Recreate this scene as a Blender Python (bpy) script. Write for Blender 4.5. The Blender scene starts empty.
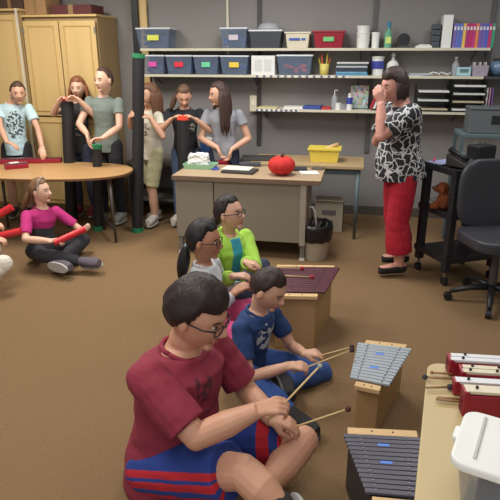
import bpy, bmesh, math, random
import numpy as np
from mathutils import Vector, Matrix, noise
random.seed(7)
scene = bpy.context.scene
COL = scene.collection
V = Vector
# ------------------------------------------------------------------ camera model
F = 560.0; PITCH = math.radians(19.2); CH = 1.70
SP, CP = math.sin(PITCH), math.cos(PITCH)
def U(px, py, Y):                      # point of the sight line at ground distance Y
    a = (px-250)/F; b = (py-250)/F
    dy = CP - b*SP; dz = -SP - b*CP
    t = Y/dy
    return V((a*t, Y, CH+dz*t))
def G(px, py, z=0.0):                  # point of the sight line at height z
    a = (px-250)/F; b = (py-250)/F
    dy = CP - b*SP; dz = -SP - b*CP
    t = (z-CH)/dz
    return V((a*t, dy*t, z))
def ZC(p): return p[1]*CP + (CH-p[2])*SP
def pix(n, p): return n*ZC(p)/F        # n pixels as metres at point p
# ------------------------------------------------------------------ materials
def lin(c):
    r = []
    for v in c:
        v = v/255.0
        r.append(v/12.92 if v <= .04045 else ((v+.055)/1.055)**2.4)
    return tuple(r)
_m = {}
def mat(key, c, rough=.6, var=.12, scale=30, bump=0.0, metal=0.0, stretch=None, spec=.5):
    if key in _m: return _m[key]
    m = bpy.data.materials.new(key); m.use_nodes = True
    nt = m.node_tree; b = nt.nodes['Principled BSDF']
    b.inputs['Roughness'].default_value = rough; b.inputs['Metallic'].default_value = metal
    b.inputs['Specular IOR Level'].default_value = spec
    tc = nt.nodes.new('ShaderNodeTexCoord'); mp = nt.nodes.new('ShaderNodeMapping')
    nt.links.new(tc.outputs['Object'], mp.inputs['Vector'])
    if stretch: mp.inputs['Scale'].default_value = stretch
    nz = nt.nodes.new('ShaderNodeTexNoise'); nz.inputs['Scale'].default_value = scale; nz.inputs['Detail'].default_value = 4
    nt.links.new(mp.outputs['Vector'], nz.inputs['Vector'])
    mx = nt.nodes.new('ShaderNodeMix'); mx.data_type = 'RGBA'
    L = lin(c)
    mx.inputs['A'].default_value = tuple(max(0, v*(1-var)) for v in L)+(1,)
    mx.inputs['B'].default_value = tuple(min(1, v*(1+var)) for v in L)+(1,)
    nt.links.new(nz.outputs['Fac'], mx.inputs['Factor'])
    nt.links.new(mx.outputs['Result'], b.inputs['Base Color'])
    if bump:
        bp = nt.nodes.new('ShaderNodeBump'); bp.inputs['Strength'].default_value = bump; bp.inputs['Distance'].default_value = .01
        nt.links.new(nz.outputs['Fac'], bp.inputs['Height']); nt.links.new(bp.outputs['Normal'], b.inputs['Normal'])
    _m[key] = m
    return m
def nodes_of(m): nt = m.node_tree; return nt, nt.nodes['Principled BSDF']
# ------------------------------------------------------------------ mesh builder
def frame(d, ref=None):
    d = V(d).normalized()
    ref = V(ref) if ref is not None else (V((0,0,1)) if abs(d.z) < .93 else V((0,1,0)))
    x = ref.cross(d)
    if x.length < 1e-5: x = V((1,0,0)).cross(d)
    x.normalize(); y = d.cross(x).normalized()
    return x, y, d
class MB:
    def __init__(s): s.v = []; s.f = []; s.mi = []
    def add(s, vs, fs, mi=0):
        o = len(s.v); s.v += [V(v) for v in vs]
        for f in fs: s.f.append(tuple(i+o for i in f)); s.mi.append(mi)
        return s
    def box(s, c, d, M=None, mi=0, taper=1.0):   # centre, full dims; taper scales bottom
        hx, hy, hz = d[0]/2, d[1]/2, d[2]/2
        vs = []
        for z in (-1, 1):
            k = taper if z < 0 else 1
            for x, y in ((-1,-1),(1,-1),(1,1),(-1,1)):
                p = V((x*hx*k, y*hy*k, z*hz))
                if M: p = M @ p
                vs.append(p+V(c))
        return s.add(vs, [(3,2,1,0),(4,5,6,7),(0,1,5,4),(1,2,6,5),(2,3,7,6),(3,0,4,7)], mi)
    def rings(s, R, mi=0, cap=True, close=False):
        n = len(R[0]); vs = [p for r in R for p in r]; fs = []
        for k in range(len(R)-1):
            for i in range(n):
                j = (i+1) % n
                fs.append((k*n+i, k*n+j, (k+1)*n+j, (k+1)*n+i))
        if cap:
            fs.append(tuple(range(n-1, -1, -1))); b = (len(R)-1)*n
            fs.append(tuple(range(b, b+n)))
        return s.add(vs, fs, mi)
    def tube(s, pts, rad, seg=12, mi=0, flat=1.0, ref=None, cap=True):
        pts = [V(p) for p in pts]
        if not hasattr(rad, '__len__'): rad = [rad]*len(pts)
        R = []; prev = ref
        for k, p in enumerate(pts):
            a = pts[max(0, k-1)]; b = pts[min(len(pts)-1, k+1)]
            d = (b-a)
            if d.length < 1e-7: d = V((0,0,1))
            x, y, d = frame(d, prev)
            prev = y
            R.append([p + x*math.cos(t)*rad[k] + y*math.sin(t)*rad[k]*flat for t in [2*math.pi*i/seg for i in range(seg)]])
        return s.rings(R, mi, cap)
    def ell(s, c, r, M=None, mi=0, seg=16, rg=10):
        if not hasattr(r, '__len__'): r = (r, r, r)
        c = V(c); vs = [];
        for j in range(1, rg):
            t = math.pi*j/rg
            for i in range(seg):
                a = 2*math.pi*i/seg
                p = V((r[0]*math.sin(t)*math.cos(a), r[1]*math.sin(t)*math.sin(a), r[2]*math.cos(t)))
                vs.append((M @ p if M else p)+c)
        top = V((0,0,r[2])); bot = V((0,0,-r[2]))
        vs.append((M @ top if M else top)+c); vs.append((M @ bot if M else bot)+c)
        fs = []
        T = len(vs)-2
        for j in range(rg-2):
            for i in range(seg):
                k = (i+1) % seg
                fs.append((j*seg+i, (j+1)*seg+i, (j+1)*seg+k, j*seg+k))
        for i in range(seg):
            k = (i+1) % seg
            fs.append((T, i, k)); b = (rg-2)*seg
            fs.append((T+1, b+k, b+i))
        return s.add(vs, fs, mi)
    def lathe(s, prof, c=(0,0,0), seg=24, mi=0):
        c = V(c)
        R = [[c+V((r*math.cos(2*math.pi*i/seg), r*math.sin(2*math.pi*i/seg), z)) for i in range(seg)] for r, z in prof]
        return s.rings(R, mi, True)
    def prism(s, poly, z0, z1, mi=0):
        return s.rings([[V((p[0], p[1], z0)) for p in poly], [V((p[0], p[1], z1)) for p in poly]], mi)
def link(o, parent=None):
    COL.objects.link(o)
    if parent: o.parent = parent
    return o
def mk(name, mb, mats, parent=None, bevel=0, smooth=False, off=None):
    me = bpy.data.meshes.new(name)
    off = V(off) if off is not None else V((0,0,0))
    me.from_pydata([tuple(v-off) for v in mb.v], [], mb.f)
    if not isinstance(mats, (list, tuple)): mats = [mats]
    for m in mats: me.materials.append(m)
    me.polygons.foreach_set('material_index', mb.mi)
    bm = bmesh.new(); bm.from_mesh(me); bmesh.ops.recalc_face_normals(bm, faces=bm.faces); bm.to_mesh(me); bm.free()
    if smooth: me.polygons.foreach_set('use_smooth', [True]*len(me.polygons))
    o = bpy.data.objects.new(name, me); link(o, parent)
    if bevel:
        b = o.modifiers.new('Bevel', 'BEVEL'); b.width = bevel; b.segments = 2; b.limit_method = 'ANGLE'; b.angle_limit = .6
    return o
def tag(o, label=None, cat=None, group=None, kind=None):
    if label: o['label'] = label
    if cat: o['category'] = cat
    if group: o['group'] = group
    if kind: o['kind'] = kind
    return o
def thing(name, label, cat, loc=(0,0,0), rz=0, group=None):
    o = bpy.data.objects.new(name, None); o.empty_display_size = .1
    COL.objects.link(o); o.location = loc; o.rotation_euler = (0, 0, rz)
    return tag(o, label, cat, group)
TMPS = bpy.data.scenes.new('workbench')
import time; RT=[0,0]
def remesh(mb, voxel, it=3, off=(0,0,0), disp=0, dscale=.1):
    me = bpy.data.meshes.new('t'); off = V(off)
    me.from_pydata([tuple(v-off) for v in mb.v], [], mb.f)
    bm = bmesh.new(); bm.from_mesh(me); bmesh.ops.recalc_face_normals(bm, faces=bm.faces); bm.to_mesh(me); bm.free()
    o = bpy.data.objects.new('t', me); TMPS.collection.objects.link(o)
    r = o.modifiers.new('r', 'REMESH'); r.mode = 'VOXEL'; r.voxel_size = voxel
    s = o.modifiers.new('s', 'SMOOTH'); s.iterations = it; s.factor = .5
    t0=time.time()
    with bpy.context.temp_override(scene=TMPS, view_layer=TMPS.view_layers[0]):
        dg = bpy.context.evaluated_depsgraph_get(); dg.update()
    me2 = bpy.data.meshes.new_from_object(o.evaluated_get(dg))
    RT[0]+=time.time()-t0; bpy.data.objects.remove(o); bpy.data.meshes.remove(me)
    t0=time.time()
    if disp:
        nv = len(me2.vertices); co = np.empty(nv*3, np.float32); me2.vertices.foreach_get('co', co)
        no = np.empty(nv*3, np.float32); me2.vertex_normals.foreach_get('vector', no)
        co = co.reshape(-1,3); no = no.reshape(-1,3)
        kk = np.array([noise.noise(V((c[0]*1.0, c[1]*1.0, c[2]*1.7))/dscale) + .35*noise.noise(V((c[0]*2.6+3, c[1]*2.6, c[2]*2.6))/dscale) for c in co.tolist()], np.float32)
        co = co + no*(kk*disp)[:,None]; me2.vertices.foreach_set('co', co.ravel()); me2.update()
    me2.polygons.foreach_set('use_smooth', [True]*len(me2.polygons)); RT[1]+=time.time()-t0
    return me2
PAINT = {}
def paint(me, fn):
    me['_mi'] = 0; PAINT[me.name] = [fn(p.center) for p in me.polygons]
def mkme(name, me, mats, parent):
    pm = PAINT.pop(me.name, None); me.name = name; me.materials.clear()
    for m in (mats if isinstance(mats, (list, tuple)) else [mats]): me.materials.append(m)
    if pm: me.polygons.foreach_set('material_index', pm)
    if '_mi' in me: del me['_mi']
    return link(bpy.data.objects.new(name, me), parent)
def ss(a, b, x):
    t = max(0, min(1, (x-a)/(b-a))); return t*t*(3-2*t)

# ------------------------------------------------------------------ room frame
YAW = -math.atan(.19); RU = V((math.cos(YAW), math.sin(YAW), 0)); RV = V((-math.sin(YAW), math.cos(YAW), 0))
RO = V((0, 6.35, 0))
def RP(s, off, z=0): return RO + RU*s - RV*off + V((0,0,z))     # s along the wall, off = distance from the wall
def RS(px, off, z):                                              # s of pixel column px at that offset and height
    a = (px-250)/F; o = RO - RV*off
    # o.x+ux s = a*((o.y+uy s)*CP+(CH-z)*SP)
    return (a*(o.y*CP+(CH-z)*SP) - o.x)/(RU.x - a*RU.y*CP)

M_wall = mat('wall_paint', (137,134,132), .8, .05, 3, .02)
M_floor = mat('carpet', (141,114,83), .95, .22, 90, .6, spec=.15)
# blend a wide mottling into the carpet
nt, b = nodes_of(M_floor)
n2 = nt.nodes.new('ShaderNodeTexNoise'); n2.inputs['Scale'].default_value = 1.3; n2.inputs['Detail'].default_value = 5
mx2 = nt.nodes.new('ShaderNodeMix'); mx2.data_type = 'RGBA'; mx2.blend_type = 'MULTIPLY'; mx2.inputs['Factor'].default_value = .35
src = b.inputs['Base Color'].links[0].from_socket
nt.links.new(src, mx2.inputs['A']); nt.links.new(n2.outputs['Fac'], mx2.inputs['B']); nt.links.new(mx2.outputs['Result'], b.inputs['Base Color'])
M_ceil = mat('ceiling_tile', (225,222,215), .9, .05, 20)
M_shelf = mat('shelf_cream', (208,202,182), .5, .05, 12)
M_dark = mat('dark_metal', (66,63,64), .5, .1, 20)
M_black = mat('black_plastic', (30,30,34), .45, .15, 20)
M_oak = mat('honey_oak', (212,182,124), .45, .13, 9, 0, 0, (1,1,.08))
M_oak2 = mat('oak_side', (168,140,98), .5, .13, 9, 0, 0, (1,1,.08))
M_birch = mat('birch_ply', (212,178,128), .5, .08, 8, 0, 0, (1,.15,1))
M_white = mat('white_plastic', (230,232,228), .4, .03, 10)
M_cream = mat('cream_plastic', (214,206,184), .5, .05, 10)
M_paper = mat('paper', (226,226,224), .8, .04, 14)
M_steel = mat('steel', (150,152,154), .3, .06, 15, 0, .8)
M_red = mat('red_plastic', (196,34,46), .4, .08, 15)
M_crim = mat('crimson_plastic', (148,26,46), .4, .08, 15)
M_blue = mat('blue_plastic', (70,110,180), .5, .08, 15)
M_green = mat('green_tape', (40,128,84), .6, .1, 15)
M_yel = mat('yellow_plastic', (226,204,84), .45, .06, 15)
def struct(name, mb, m, **k):
    o = mk(name, mb, m, **k); o['kind'] = 'structure'; return o
W0, W1, WB = -3.1, 3.3, -6.6        # wall span along s
def rbox(mb, s0, s1, o0, o1, z0, z1, mi=0):
    poly = [RP(s0,o0), RP(s1,o0), RP(s1,o1), RP(s0,o1)]
    return mb.prism(poly, z0, z1, mi)
struct('floor', rbox(MB(), W0, W1, 0, 7.4, -.06, 0), M_floor)
struct('wall_back', rbox(MB(), W0, W1, -.12, 0, 0, 2.75), M_wall)
struct('wall_left', rbox(MB(), W0-.12, W0, -.12, 7.4, 0, 2.75), M_wall)
struct('wall_right', rbox(MB(), W1, W1+.12, -.12, 7.4, 0, 2.75), M_wall)
struct('ceiling', rbox(MB(), W0-.12, W1+.12, -.12, 7.4, 2.75, 2.85), M_ceil)
struct('baseboard_back', rbox(MB(), -.9, W1, 0, .012, 0, .1), mat('base_rubber', (88,80,74), .6))

def local(px0, px1, off, z):           # helper: s-range, mid point and scale on the wall furniture
    s0 = RS(px0, off, z); s1 = RS(px1, off, z)
    return s0, s1, RP((s0+s1)/2, off, z)
# wall trim post (wood) and shelf standards
s0, s1, _ = local(139, 147, .05, 2.0)
struct('trim_1', rbox(MB(), s0, s1, 0, .05, 0, 2.75), M_oak)
s0, s1, _ = local(132, 138, .1, 2.0)
struct('trim_2', rbox(MB(), s0, s1, 0, .1, 0, 2.75), M_black)
M_rail = mat('rail_grey',(92,90,90),.5)
for px, m, z0, z1, w in ((149,M_rail,1.2,2.2,.03), (228,M_shelf,1.5,2.75,.025), (259,M_dark,.75,2.75,.045), (372,M_rail,.7,2.75,.045), (487,M_rail,1.0,2.2,.05)):
    s = RS(px, .02, 1.6)
    o = mk('shelf_standard', rbox(MB(), s-w/2, s+w/2, 0, .02, z0, z1), m)
    tag(o, {149:'dark vertical shelf rail beside the wooden post at left', 228:'pale thin vertical rail above the second clear bin', 259:'dark vertical shelf rail left of the open wall shelves', 372:'dark vertical shelf rail behind the teacher', 487:'dark vertical shelf rail at the right end beside the binders'}[px], 'shelf rail', 'wall shelf rails')
SD = .28
ZT, ZM, ZL = 1.765, 1.505, 1.165
for z, a, b_, lab, nm in ((ZT,140,491,'long cream wall shelf, the top one','top'), (ZM,143,484,'long cream wall shelf, the middle one','mid'), (ZL,252,470,'cream wall shelf, the lowest one under the bins','low')):
    s0 = RS(a, SD, z); s1 = RS(b_, SD, z)
    t = thing('wall_shelf', lab, 'shelf', RP(s0, 0, z), YAW, 'wall shelves'); w = s1-s0
    mb = MB().box((w/2, -SD/2, -.0125), (w, SD, .025)); mk('board', mb, M_shelf, t, .002)
    if nm != 'top':
        st = MB(); n = 26 if nm == 'mid' else 18; x0 = RS(256, SD, z)-s0; x1 = RS(350 if nm == 'mid' else 300, SD, z)-s0
        for i in range(n):
            x = x0+(x1-x0)*i/n
            st.box((x+.011, -SD-.0015, -.012), (.02, .003, .02), mi=i % 2)
        mk('edge_strip', st, [mat('strip_blue', (70,90,130)), M_paper], t)
    for k in range(4 if nm != 'low' else 3):
        x = .12+(w-.24)*k/(3 if nm != 'low' else 2)
        mk('bracket', MB().tube([(x,-.002,-.03),(x,-SD*.8,-.03)], .008, 6).tube([(x,-.008,-.11),(x,-SD*.75,-.03)], .006, 6), M_dark, t)

# ------------------------------------------------------------------ shelf contents
M_clear = mat('clear_tub', (120,136,162), .25, .25, 12)
nt, b = nodes_of(M_clear); b.inputs['Alpha'].default_value = .5
def sitem(px0, px1, z, off=.16):
    s0, s1, p = local(px0, px1, off, z); return s1-s0, RP((s0+s1)/2, off, z)
def hp(n, p): return n*ZC(p)/F/CP
def bin_(px0, px1, hpx, z, labc, label, body=None, fill=((60,80,140),), lid=True, group=None, name='storage_bin'):
    w, p = sitem(px0, px1, z); h = hp(hpx, p); d = .24
    t = thing(name, label, 'storage bin', p, YAW, group)
    mb = MB()
    k = .86
    T = .004
    mb.box((0,0,h/2-.006), (w*.94, d, h-.012), taper=k)
    mk('tub', mb, body or M_clear, t, .006)
    if body is None:
        for q in range(10):
            c = random.choice(fill)
            mbb = MB().ell((random.uniform(-.36,.36)*w, random.uniform(-.3,.3)*d, .03+random.random()*h*.4), (.03,.03,.02), seg=8, rg=6)
            if q == 0: acc = mbb; cc = c
            else: acc.add(mbb.v, mbb.f)
        mk('contents', acc, mat('fill%s' % (cc,), cc, .7, .4, 25), t, smooth=True)
    if lid: mk('lid', MB().box((0,0,h-.008), (w*.965, d+.01, .016)), mat('lid_white', (214,218,224), .4), t, .004)
    else: mk('rim', MB().box((0,-d/2-.003,h-.006),(w,.008,.014)).box((0,d/2+.003,h-.006),(w,.008,.014)).box((-w/2,0,h-.006),(.008,d+.012,.014)).box((w/2,0,h-.006),(.008,d+.012,.014)), body or M_clear, t)
    if labc: mk('label_sticker', MB().box((0, -d/2*.95-.006, h*.52), (w*.32, .006, h*.26)), mat('lab%s' % (labc,), labc, .6), t)
    return t
gb = 'clear storage bins on the wall shelves'
bin_(140,175,18,ZT,(216,220,90),'clear bin with yellow label at the left end of the top shelf',fill=((70,90,150),),group=gb)
bin_(222,250,18,ZT,(200,190,200),'clear bin with pale label on the top shelf, beside the dark grey tub',fill=((60,90,170),),group=gb)
bin_(250,284,16,ZT,None,'dark grey tub on the top shelf with glass bowl on it',body=mat('dark_tub',(62,66,74),.5),group=gb)
bin_(286,311,14,ZT,None,'white tub with blue lettering strip on the top shelf',body=M_cream,lid=False)
w, p = sitem(284,311,ZT)
tubs = [o for o in COL.objects if o.get('label','').startswith('white tub')][0]
mk('blue_lettering', MB().box((-.03,-.118,.085),(.11,.006,.022)).box((.06,-.118,.085),(.04,.006,.018)), mat('ink_blue',(60,90,170)), tubs)
bin_(313,345,15,ZT,(110,190,120),'crimson plastic basin with green label on the top shelf',body=M_crim,lid=False,name='plastic_basin')
w, p = sitem(258,279,ZT); o = thing('glass_bowl','upturned clear glass bowl on the dark grey tub','bowl',p+V((0,0,hp(16,p)+.002)),YAW)
M_glass = mat('cloudy_glass',(190,196,204),.15,.05,10); nodes_of(M_glass)[1].inputs['Alpha'].default_value = .55
mk('dome', MB().lathe([(.115,0),(.112,.025),(.09,.055),(.04,.07),(.001,.073)]), M_glass, o, smooth=True)
for i, (a, b_, c, fc, lb) in enumerate(((145,169,(214,80,170),(70,60,130),'pink'), (169,196,(226,50,70),(50,90,160),'red'), (196,222,(110,210,160),(50,60,120),'green'), (222,251,(236,200,70),(60,80,150),'yellow'))):
    bin_(a,b_,17,ZM,c,'clear bin with %s label and white lid on the middle shelf' % lb,fill=(fc,),group=gb)
w, p = sitem(253,276,ZM); t = thing('document_box','white cardboard box on the middle shelf, right of the yellow-label bin','box',p,YAW); h = hp(17,p)
mk('carton', MB().box((0,0,h/2),(w,.2,h)), M_paper, t, .003); mk('print_panel', MB().box((-w*.2,-.102,h*.5),(w*.3,.003,h*.6)).box((w*.2,-.102,h*.5),(w*.3,.003,h*.6)), mat('pale_print',(206,208,204),.8,.15,60), t)
bin_(277,314,18,ZM,None,'clear bin full of red and orange things on the middle shelf',fill=((230,70,50),),group=gb)
w, p = sitem(319,329,ZM); t = thing('brush_cup','yellow cup holding orange and yellow brushes on the middle shelf','cup',p,YAW)
mk('cup', MB().lathe([(.042,0),(.05,.11)],seg=16), mat('cup_y',(216,200,110)), t, smooth=True)
for k in range(6): a = k*1.05; mk('brush', MB().tube([(0.02*math.cos(a),.02*math.sin(a),.01),(.06*math.cos(a),.04*math.sin(a),.17+.02*(k%3))],.006,6), mat('brush%d'%(k%2),[(220,110,60),(210,190,70)][k%2]), t)
# stacked books / papers
w, p = sitem(336,367,ZM)
for k, c in enumerate(((90,150,190),(110,170,200),(60,66,84),(50,60,80),(180,186,190),(70,76,84),(206,208,206))):
    t = mk('flat_book', MB().box((0,0,.009),(w*(1-.02*(k%3)),.22,.016)), mat('fb%d'%k,c), None, .002)
    t.location = p+V((random.uniform(-.006,.006),0,k*.0185)); t.rotation_euler[2] = YAW+random.uniform(-.04,.04)
    tag(t, ['lowest blue book of the flat stack on the middle shelf','light blue book second from the bottom of the flat stack','dark book third from the bottom of the flat stack','dark book in the middle of the flat stack','pale folder third from the top of the flat stack','dark folder just under the top sheet of the flat stack','white folder on top of the flat stack, middle shelf'][k],'book','flat stack on the middle shelf')
# white tubs
def pot(px0, px1, hpx, z, label, m, prof=None, cat='container', name='plastic_pot', extra=None, off=.14, group=None):
    w, p = sitem(px0, px1, z, off); h = hp(hpx, p); r = w/2
    t = thing(name, label, cat, p, YAW, group)
    prof = prof or [(.9,0),(1,.88),(1.06,.9),(1.06,1)]
    mk('body', MB().lathe([(a*r, b_*h) for a, b_ in prof],seg=20), m, t, smooth=False)
    if extra: extra(t, r, h)
    return t
def blue_band(t, r, h): mk('label_band', MB().lathe([(r*1.03,h*.35),(r*1.05,h*.75)],seg=20), mat('navy_label',(60,70,160)), t)
for k in range(3):
    t = pot(356,369,8,ZT,['lowest white bucket of the nested stack, top shelf','middle white bucket of the nested stack, top shelf','uppermost white bucket of the nested stack, top shelf'][k],M_white,name='bucket',cat='bucket',group='nested white buckets'); t.location.z += k*.062
pot(371,379,14,ZT,'white patterned cup beside the buckets on the top shelf',M_white,name='paper_cup',cat='cup')
pot(383,392,23,ZT,'green spray bottle with blue cap on the top shelf',mat('bottle_g',(110,170,140),.3),[(.85,0),(.9,.55),(.35,.7),(.35,.78)],'bottle','spray_bottle',lambda t,r,h:(mk('cap',MB().lathe([(r*.4,h*.78),(r*.4,h),(r*.2,h*1.02)],seg=12),mat('cap_b',(50,130,170)),t),mk('label_sticker',MB().box((0,-r*.9,h*.3),(r*1.2,.004,h*.25)),mat('lab_lime',(200,220,120)),t)))
w, p = sitem(398,408,ZT); t = thing('tape_dispenser','black tape dispenser on the top shelf above the teacher','tape dispenser',p,YAW)
mk('roll', MB().tube([(0,-.025,.075),(0,.025,.075)],.062,20), M_black, t); mk('base', MB().box((.0,0,.012),(.11,.06,.022)), M_dark, t, .004)
w, p = sitem(415,431,ZT); t = mk('paper_pile', MB().box((0,0,.01),(w,.16,.02)).box((.005,0,.026),(w*.7,.14,.012)), M_paper, None, .003); t.location = p; t.rotation_euler[2]=YAW; tag(t,'low pile of white paper on the top shelf','paper pile')
w, p = sitem(430,438,ZT); t = thing('desk_organizer','stack of small dark plastic drawers on the top shelf','organizer',p,YAW)
for k in range(4): mk('drawer', MB().box((0,0,.03+k*.054),(w,.15,.046)), mat('smoke',(66,76,84),.3), t, .004)
w, p = sitem(439.5,449,ZT); t = thing('paper_box','tall white box standing beside the binders','box',p,YAW); hh=hp(28,p)
mk('carton', MB().box((0,0,hh/2),(w,.2,hh)), M_white, t, .003); mk('flap',MB().box((0,0,hh+.002),(w*1.02,.202,.004)),M_paper,t)
bc = [(120,100,170),(96,110,190),(90,110,190),(226,186,90),(176,50,120),(190,44,100),(190,50,130),(226,130,80),(120,90,170),(110,100,180),(80,100,190),(190,50,110),(60,150,120)]
bn = ['purple binder at the left end of the row','blue binder second from the left of the row','blue binder just left of the yellow one','yellow binder in the row','magenta binder right of the yellow one','crimson binder in the magenta run','magenta binder left of the orange one','orange binder in the row','purple binder right of the orange one','violet binder second right of the orange one','blue binder left of the last magenta one','magenta binder next to the green one','green binder at the right end of the row']
for k in range(13):
    x0 = 450+k*3.14; s0, s1, p = local(x0, x0+3.0, .14, ZT); w = s1-s0; h = hp(21,p)
    t = thing('ring_binder', bn[k]+', top shelf', 'binder', p, YAW, 'binders on the top shelf')
    mk('cover', MB().box((0,0,h/2),(w,.22,h)), mat('bind%d'%k,bc[k],.5), t, .002)
    mk('spine_label', MB().box((0,-.1115,h*.8),(w*.6,.002,h*.14)), M_paper, t)
# middle shelf right part
pot(371,383,17,ZM,'white tub with blue label on the middle shelf',M_white,extra=blue_band)
pot(386,398,20,ZM,'white jug with small spout behind the teacher\'s head',M_white,[(1,0),(1,.5),(.7,.62),(.3,.7),(.25,.85),(.4,.9),(.2,1)],'jug','jug')
w, p = sitem(409,430,ZM)
for k in range(3):
    t = mk('loose_paper', MB().box((0,0,.003),(w*.9,.2,.005)), M_paper if k!=1 else mat('blue_sheet',(150,170,210)), None); t.location = p+V((k*.012-.01,0,k*.007)); t.rotation_euler[2]=YAW+[.1,-.15,.2][k]
    tag(t,['bottom white sheet pile on the middle shelf','pale blue sheets between the white ones, middle shelf','top white sheets of the small pile, middle shelf'][k],'paper','sheets on the middle shelf')
w, p = sitem(430,450,ZM); pts=[p+RU*(-.1+.02*k)+V((0,.05*math.sin(k*1.3),.012+.02*abs(math.sin(k*.8)))) for k in range(11)]
tag(mk('white_cable', MB().tube(pts,.006,8), M_white, smooth=True),'white cable coiled loosely on the middle shelf','cable')
pot(451,458,17,ZM,'clear water bottle beside the pale blue clock',M_glass,[(.9,0),(1,.1),(1,.6),(.4,.8),(.35,.9)],'bottle','water_bottle',lambda t,r,h:mk('cap',MB().lathe([(r*.42,h*.9),(r*.42,h)],seg=12),M_white,t))
w, p = sitem(456,470,ZM,.2); t = thing('desk_clock','pale blue digital clock on the middle shelf','clock',p,YAW)
mk('case', MB().box((0,0,.042),(w,.07,.082)), mat('aqua',(170,206,214)), t, .008); mk('display', MB().box((0,-.036,.05),(w*.6,.003,.035)), mat('lcd',(96,128,128),.3), t)
w, p = sitem(470,486,ZM); t = thing('wire_basket','pale lilac basket with papers at the right of the middle shelf','basket',p,YAW)
mk('basket', MB().box((0,0,.05),(w,.2,.098),taper=.9), mat('lilac',(166,156,172),.6,.4,60), t, .003)
for k in range(3): mk('sheet', MB().box((-.05+.05*k,0,.1),(.004,.15,.06)), M_paper, t)
w, p = sitem(487,500,ZM); t = thing('glass_jar','round blue glass jar at the right end of the middle shelf','jar',RP(RS(497,.14,ZM),.14,ZM),YAW)
mk('bowl', MB().lathe([(.03,0),(.07,.03),(.085,.075),(.07,.12),(.05,.14)],seg=24), mat('blue_glass',(104,130,160),.12), t, smooth=True); mk('lid', MB().lathe([(.05,.14),(.055,.16),(.02,.165)],seg=20), M_dark, t)
s=RS(484,SD,ZM); s2=RS(500,SD,ZM)
t=thing('wall_shelf','short dark shelf holding the blue glass jar','shelf',RP(s+.012,0,ZM),YAW,'wall shelves'); mk('board',MB().box(((s2-s)/2+.05,-SD/2,-.0125),(s2-s+.1,SD,.025)),M_dark,t)
# lowest shelf
s = RS(254,0,ZL); t = thing('wall_switch','cream switch box on the wall left of the lowest shelf','switch',RP(s,0,ZL-.05),YAW)
mk('plate', MB().box((0,-.03,.085),(.075,.06,.17)), M_cream, t, .005); mk('toggle', MB().box((0,-.065,.09),(.02,.012,.04)), M_white, t)
def flat(px0,px1,z,c,label,hh=.012,name='paper_pile',off=.15,rot=0,cat='paper'):
    w,p = sitem(px0,px1,z,off); t = mk(name, MB().box((0,0,hh/2+.001),(w,.2,hh)), mat('flat%s'%(c,),c,.8), None, .002); t.location=p; t.rotation_euler[2]=YAW+rot; tag(t,label,cat); return t
flat(259,278,ZL,(206,196,150),'thin tan folder at the left of the lowest shelf',name='folder',cat='folder')
flat(284,304,ZL,(226,226,222),'white papers lying on the lowest shelf',.02,rot=.1)
flat(304,322,ZL,(60,80,150),'blue folder lying on the lowest shelf',.03,'folder',rot=-.1,cat='folder')
flat(322,331,ZL,(190,60,60),'red booklet beside the pump bottle on the lowest shelf',.02,'booklet',cat='booklet')
pot(331,337,17,ZL,'clear pump bottle of hand gel on the lowest shelf',M_glass,[(.9,0),(1,.1),(1,.6),(.4,.75),(.3,.8)],'bottle','pump_bottle',lambda t,r,h:mk('pump',MB().tube([(0,0,h*.8),(0,0,h),(r,0,h)],.006,8),M_white,t))
pot(335,341,6,ZL,'tiny white cup right of the pump bottle',M_white,name='small_cup',cat='cup',off=.2)
pot(346,352,15,ZL,'white bottle with blue label on the lowest shelf',M_white,[(1,0),(1,.7),(.5,.8),(.5,1)],'bottle','lotion_bottle',blue_band,off=.2)
pot(340,347,5,ZL,'low grey dish beside the white lotion bottle',mat('greydish',(150,150,160)),name='dish',cat='dish',off=.2)
w,p = sitem(349,368,ZL,.1); t = thing('photo_collage','upright collage of tiny colourful photos on the lowest shelf','picture',p,YAW); h=hp(22,p)
cm=bpy.data.materials.new('collage'); cm.use_nodes=True; nt=cm.node_tree; b=nt.nodes['Principled BSDF']; vo=nt.nodes.new('ShaderNodeTexVoronoi'); vo.inputs['Scale'].default_value=45
tc=nt.nodes.new('ShaderNodeTexCoord'); nt.links.new(tc.outputs['Object'],vo.inputs['Vector']); hs=nt.nodes.new('ShaderNodeHueSaturation'); hs.inputs['Saturation'].default_value=.55; hs.inputs['Value'].default_value=.7; nt.links.new(vo.outputs['Color'],hs.inputs['Color']); nt.links.new(hs.outputs['Color'],b.inputs['Base Color'])
mk('frame', MB().box((0,.01,h/2),(w,.02,h)), M_dark, t, .002); mk('picture', MB().box((0,-.002,h/2),(w*.94,.006,h*.94)), cm, t)
w,p = sitem(366,378,ZL); 
for k in range(3):
    t = mk('leaning_book', MB().box((0,0,.1),(.022,.2,.2),M=Matrix.Rotation(.35,3,'Y')), [mat('lb0',(180,40,60)),M_paper,mat('lb2',(60,50,60))][k], None,.002); t.location=p+RU*(k*.03+.02)+V((0,0,.012)); t.rotation_euler[2]=YAW
    tag(t,['red book leaning on the lowest shelf in front of the teacher\'s face','white book leaning between the red and the dark one','dark book leaning nearest the teacher on the lowest shelf'][k],'book','leaning books')
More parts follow.
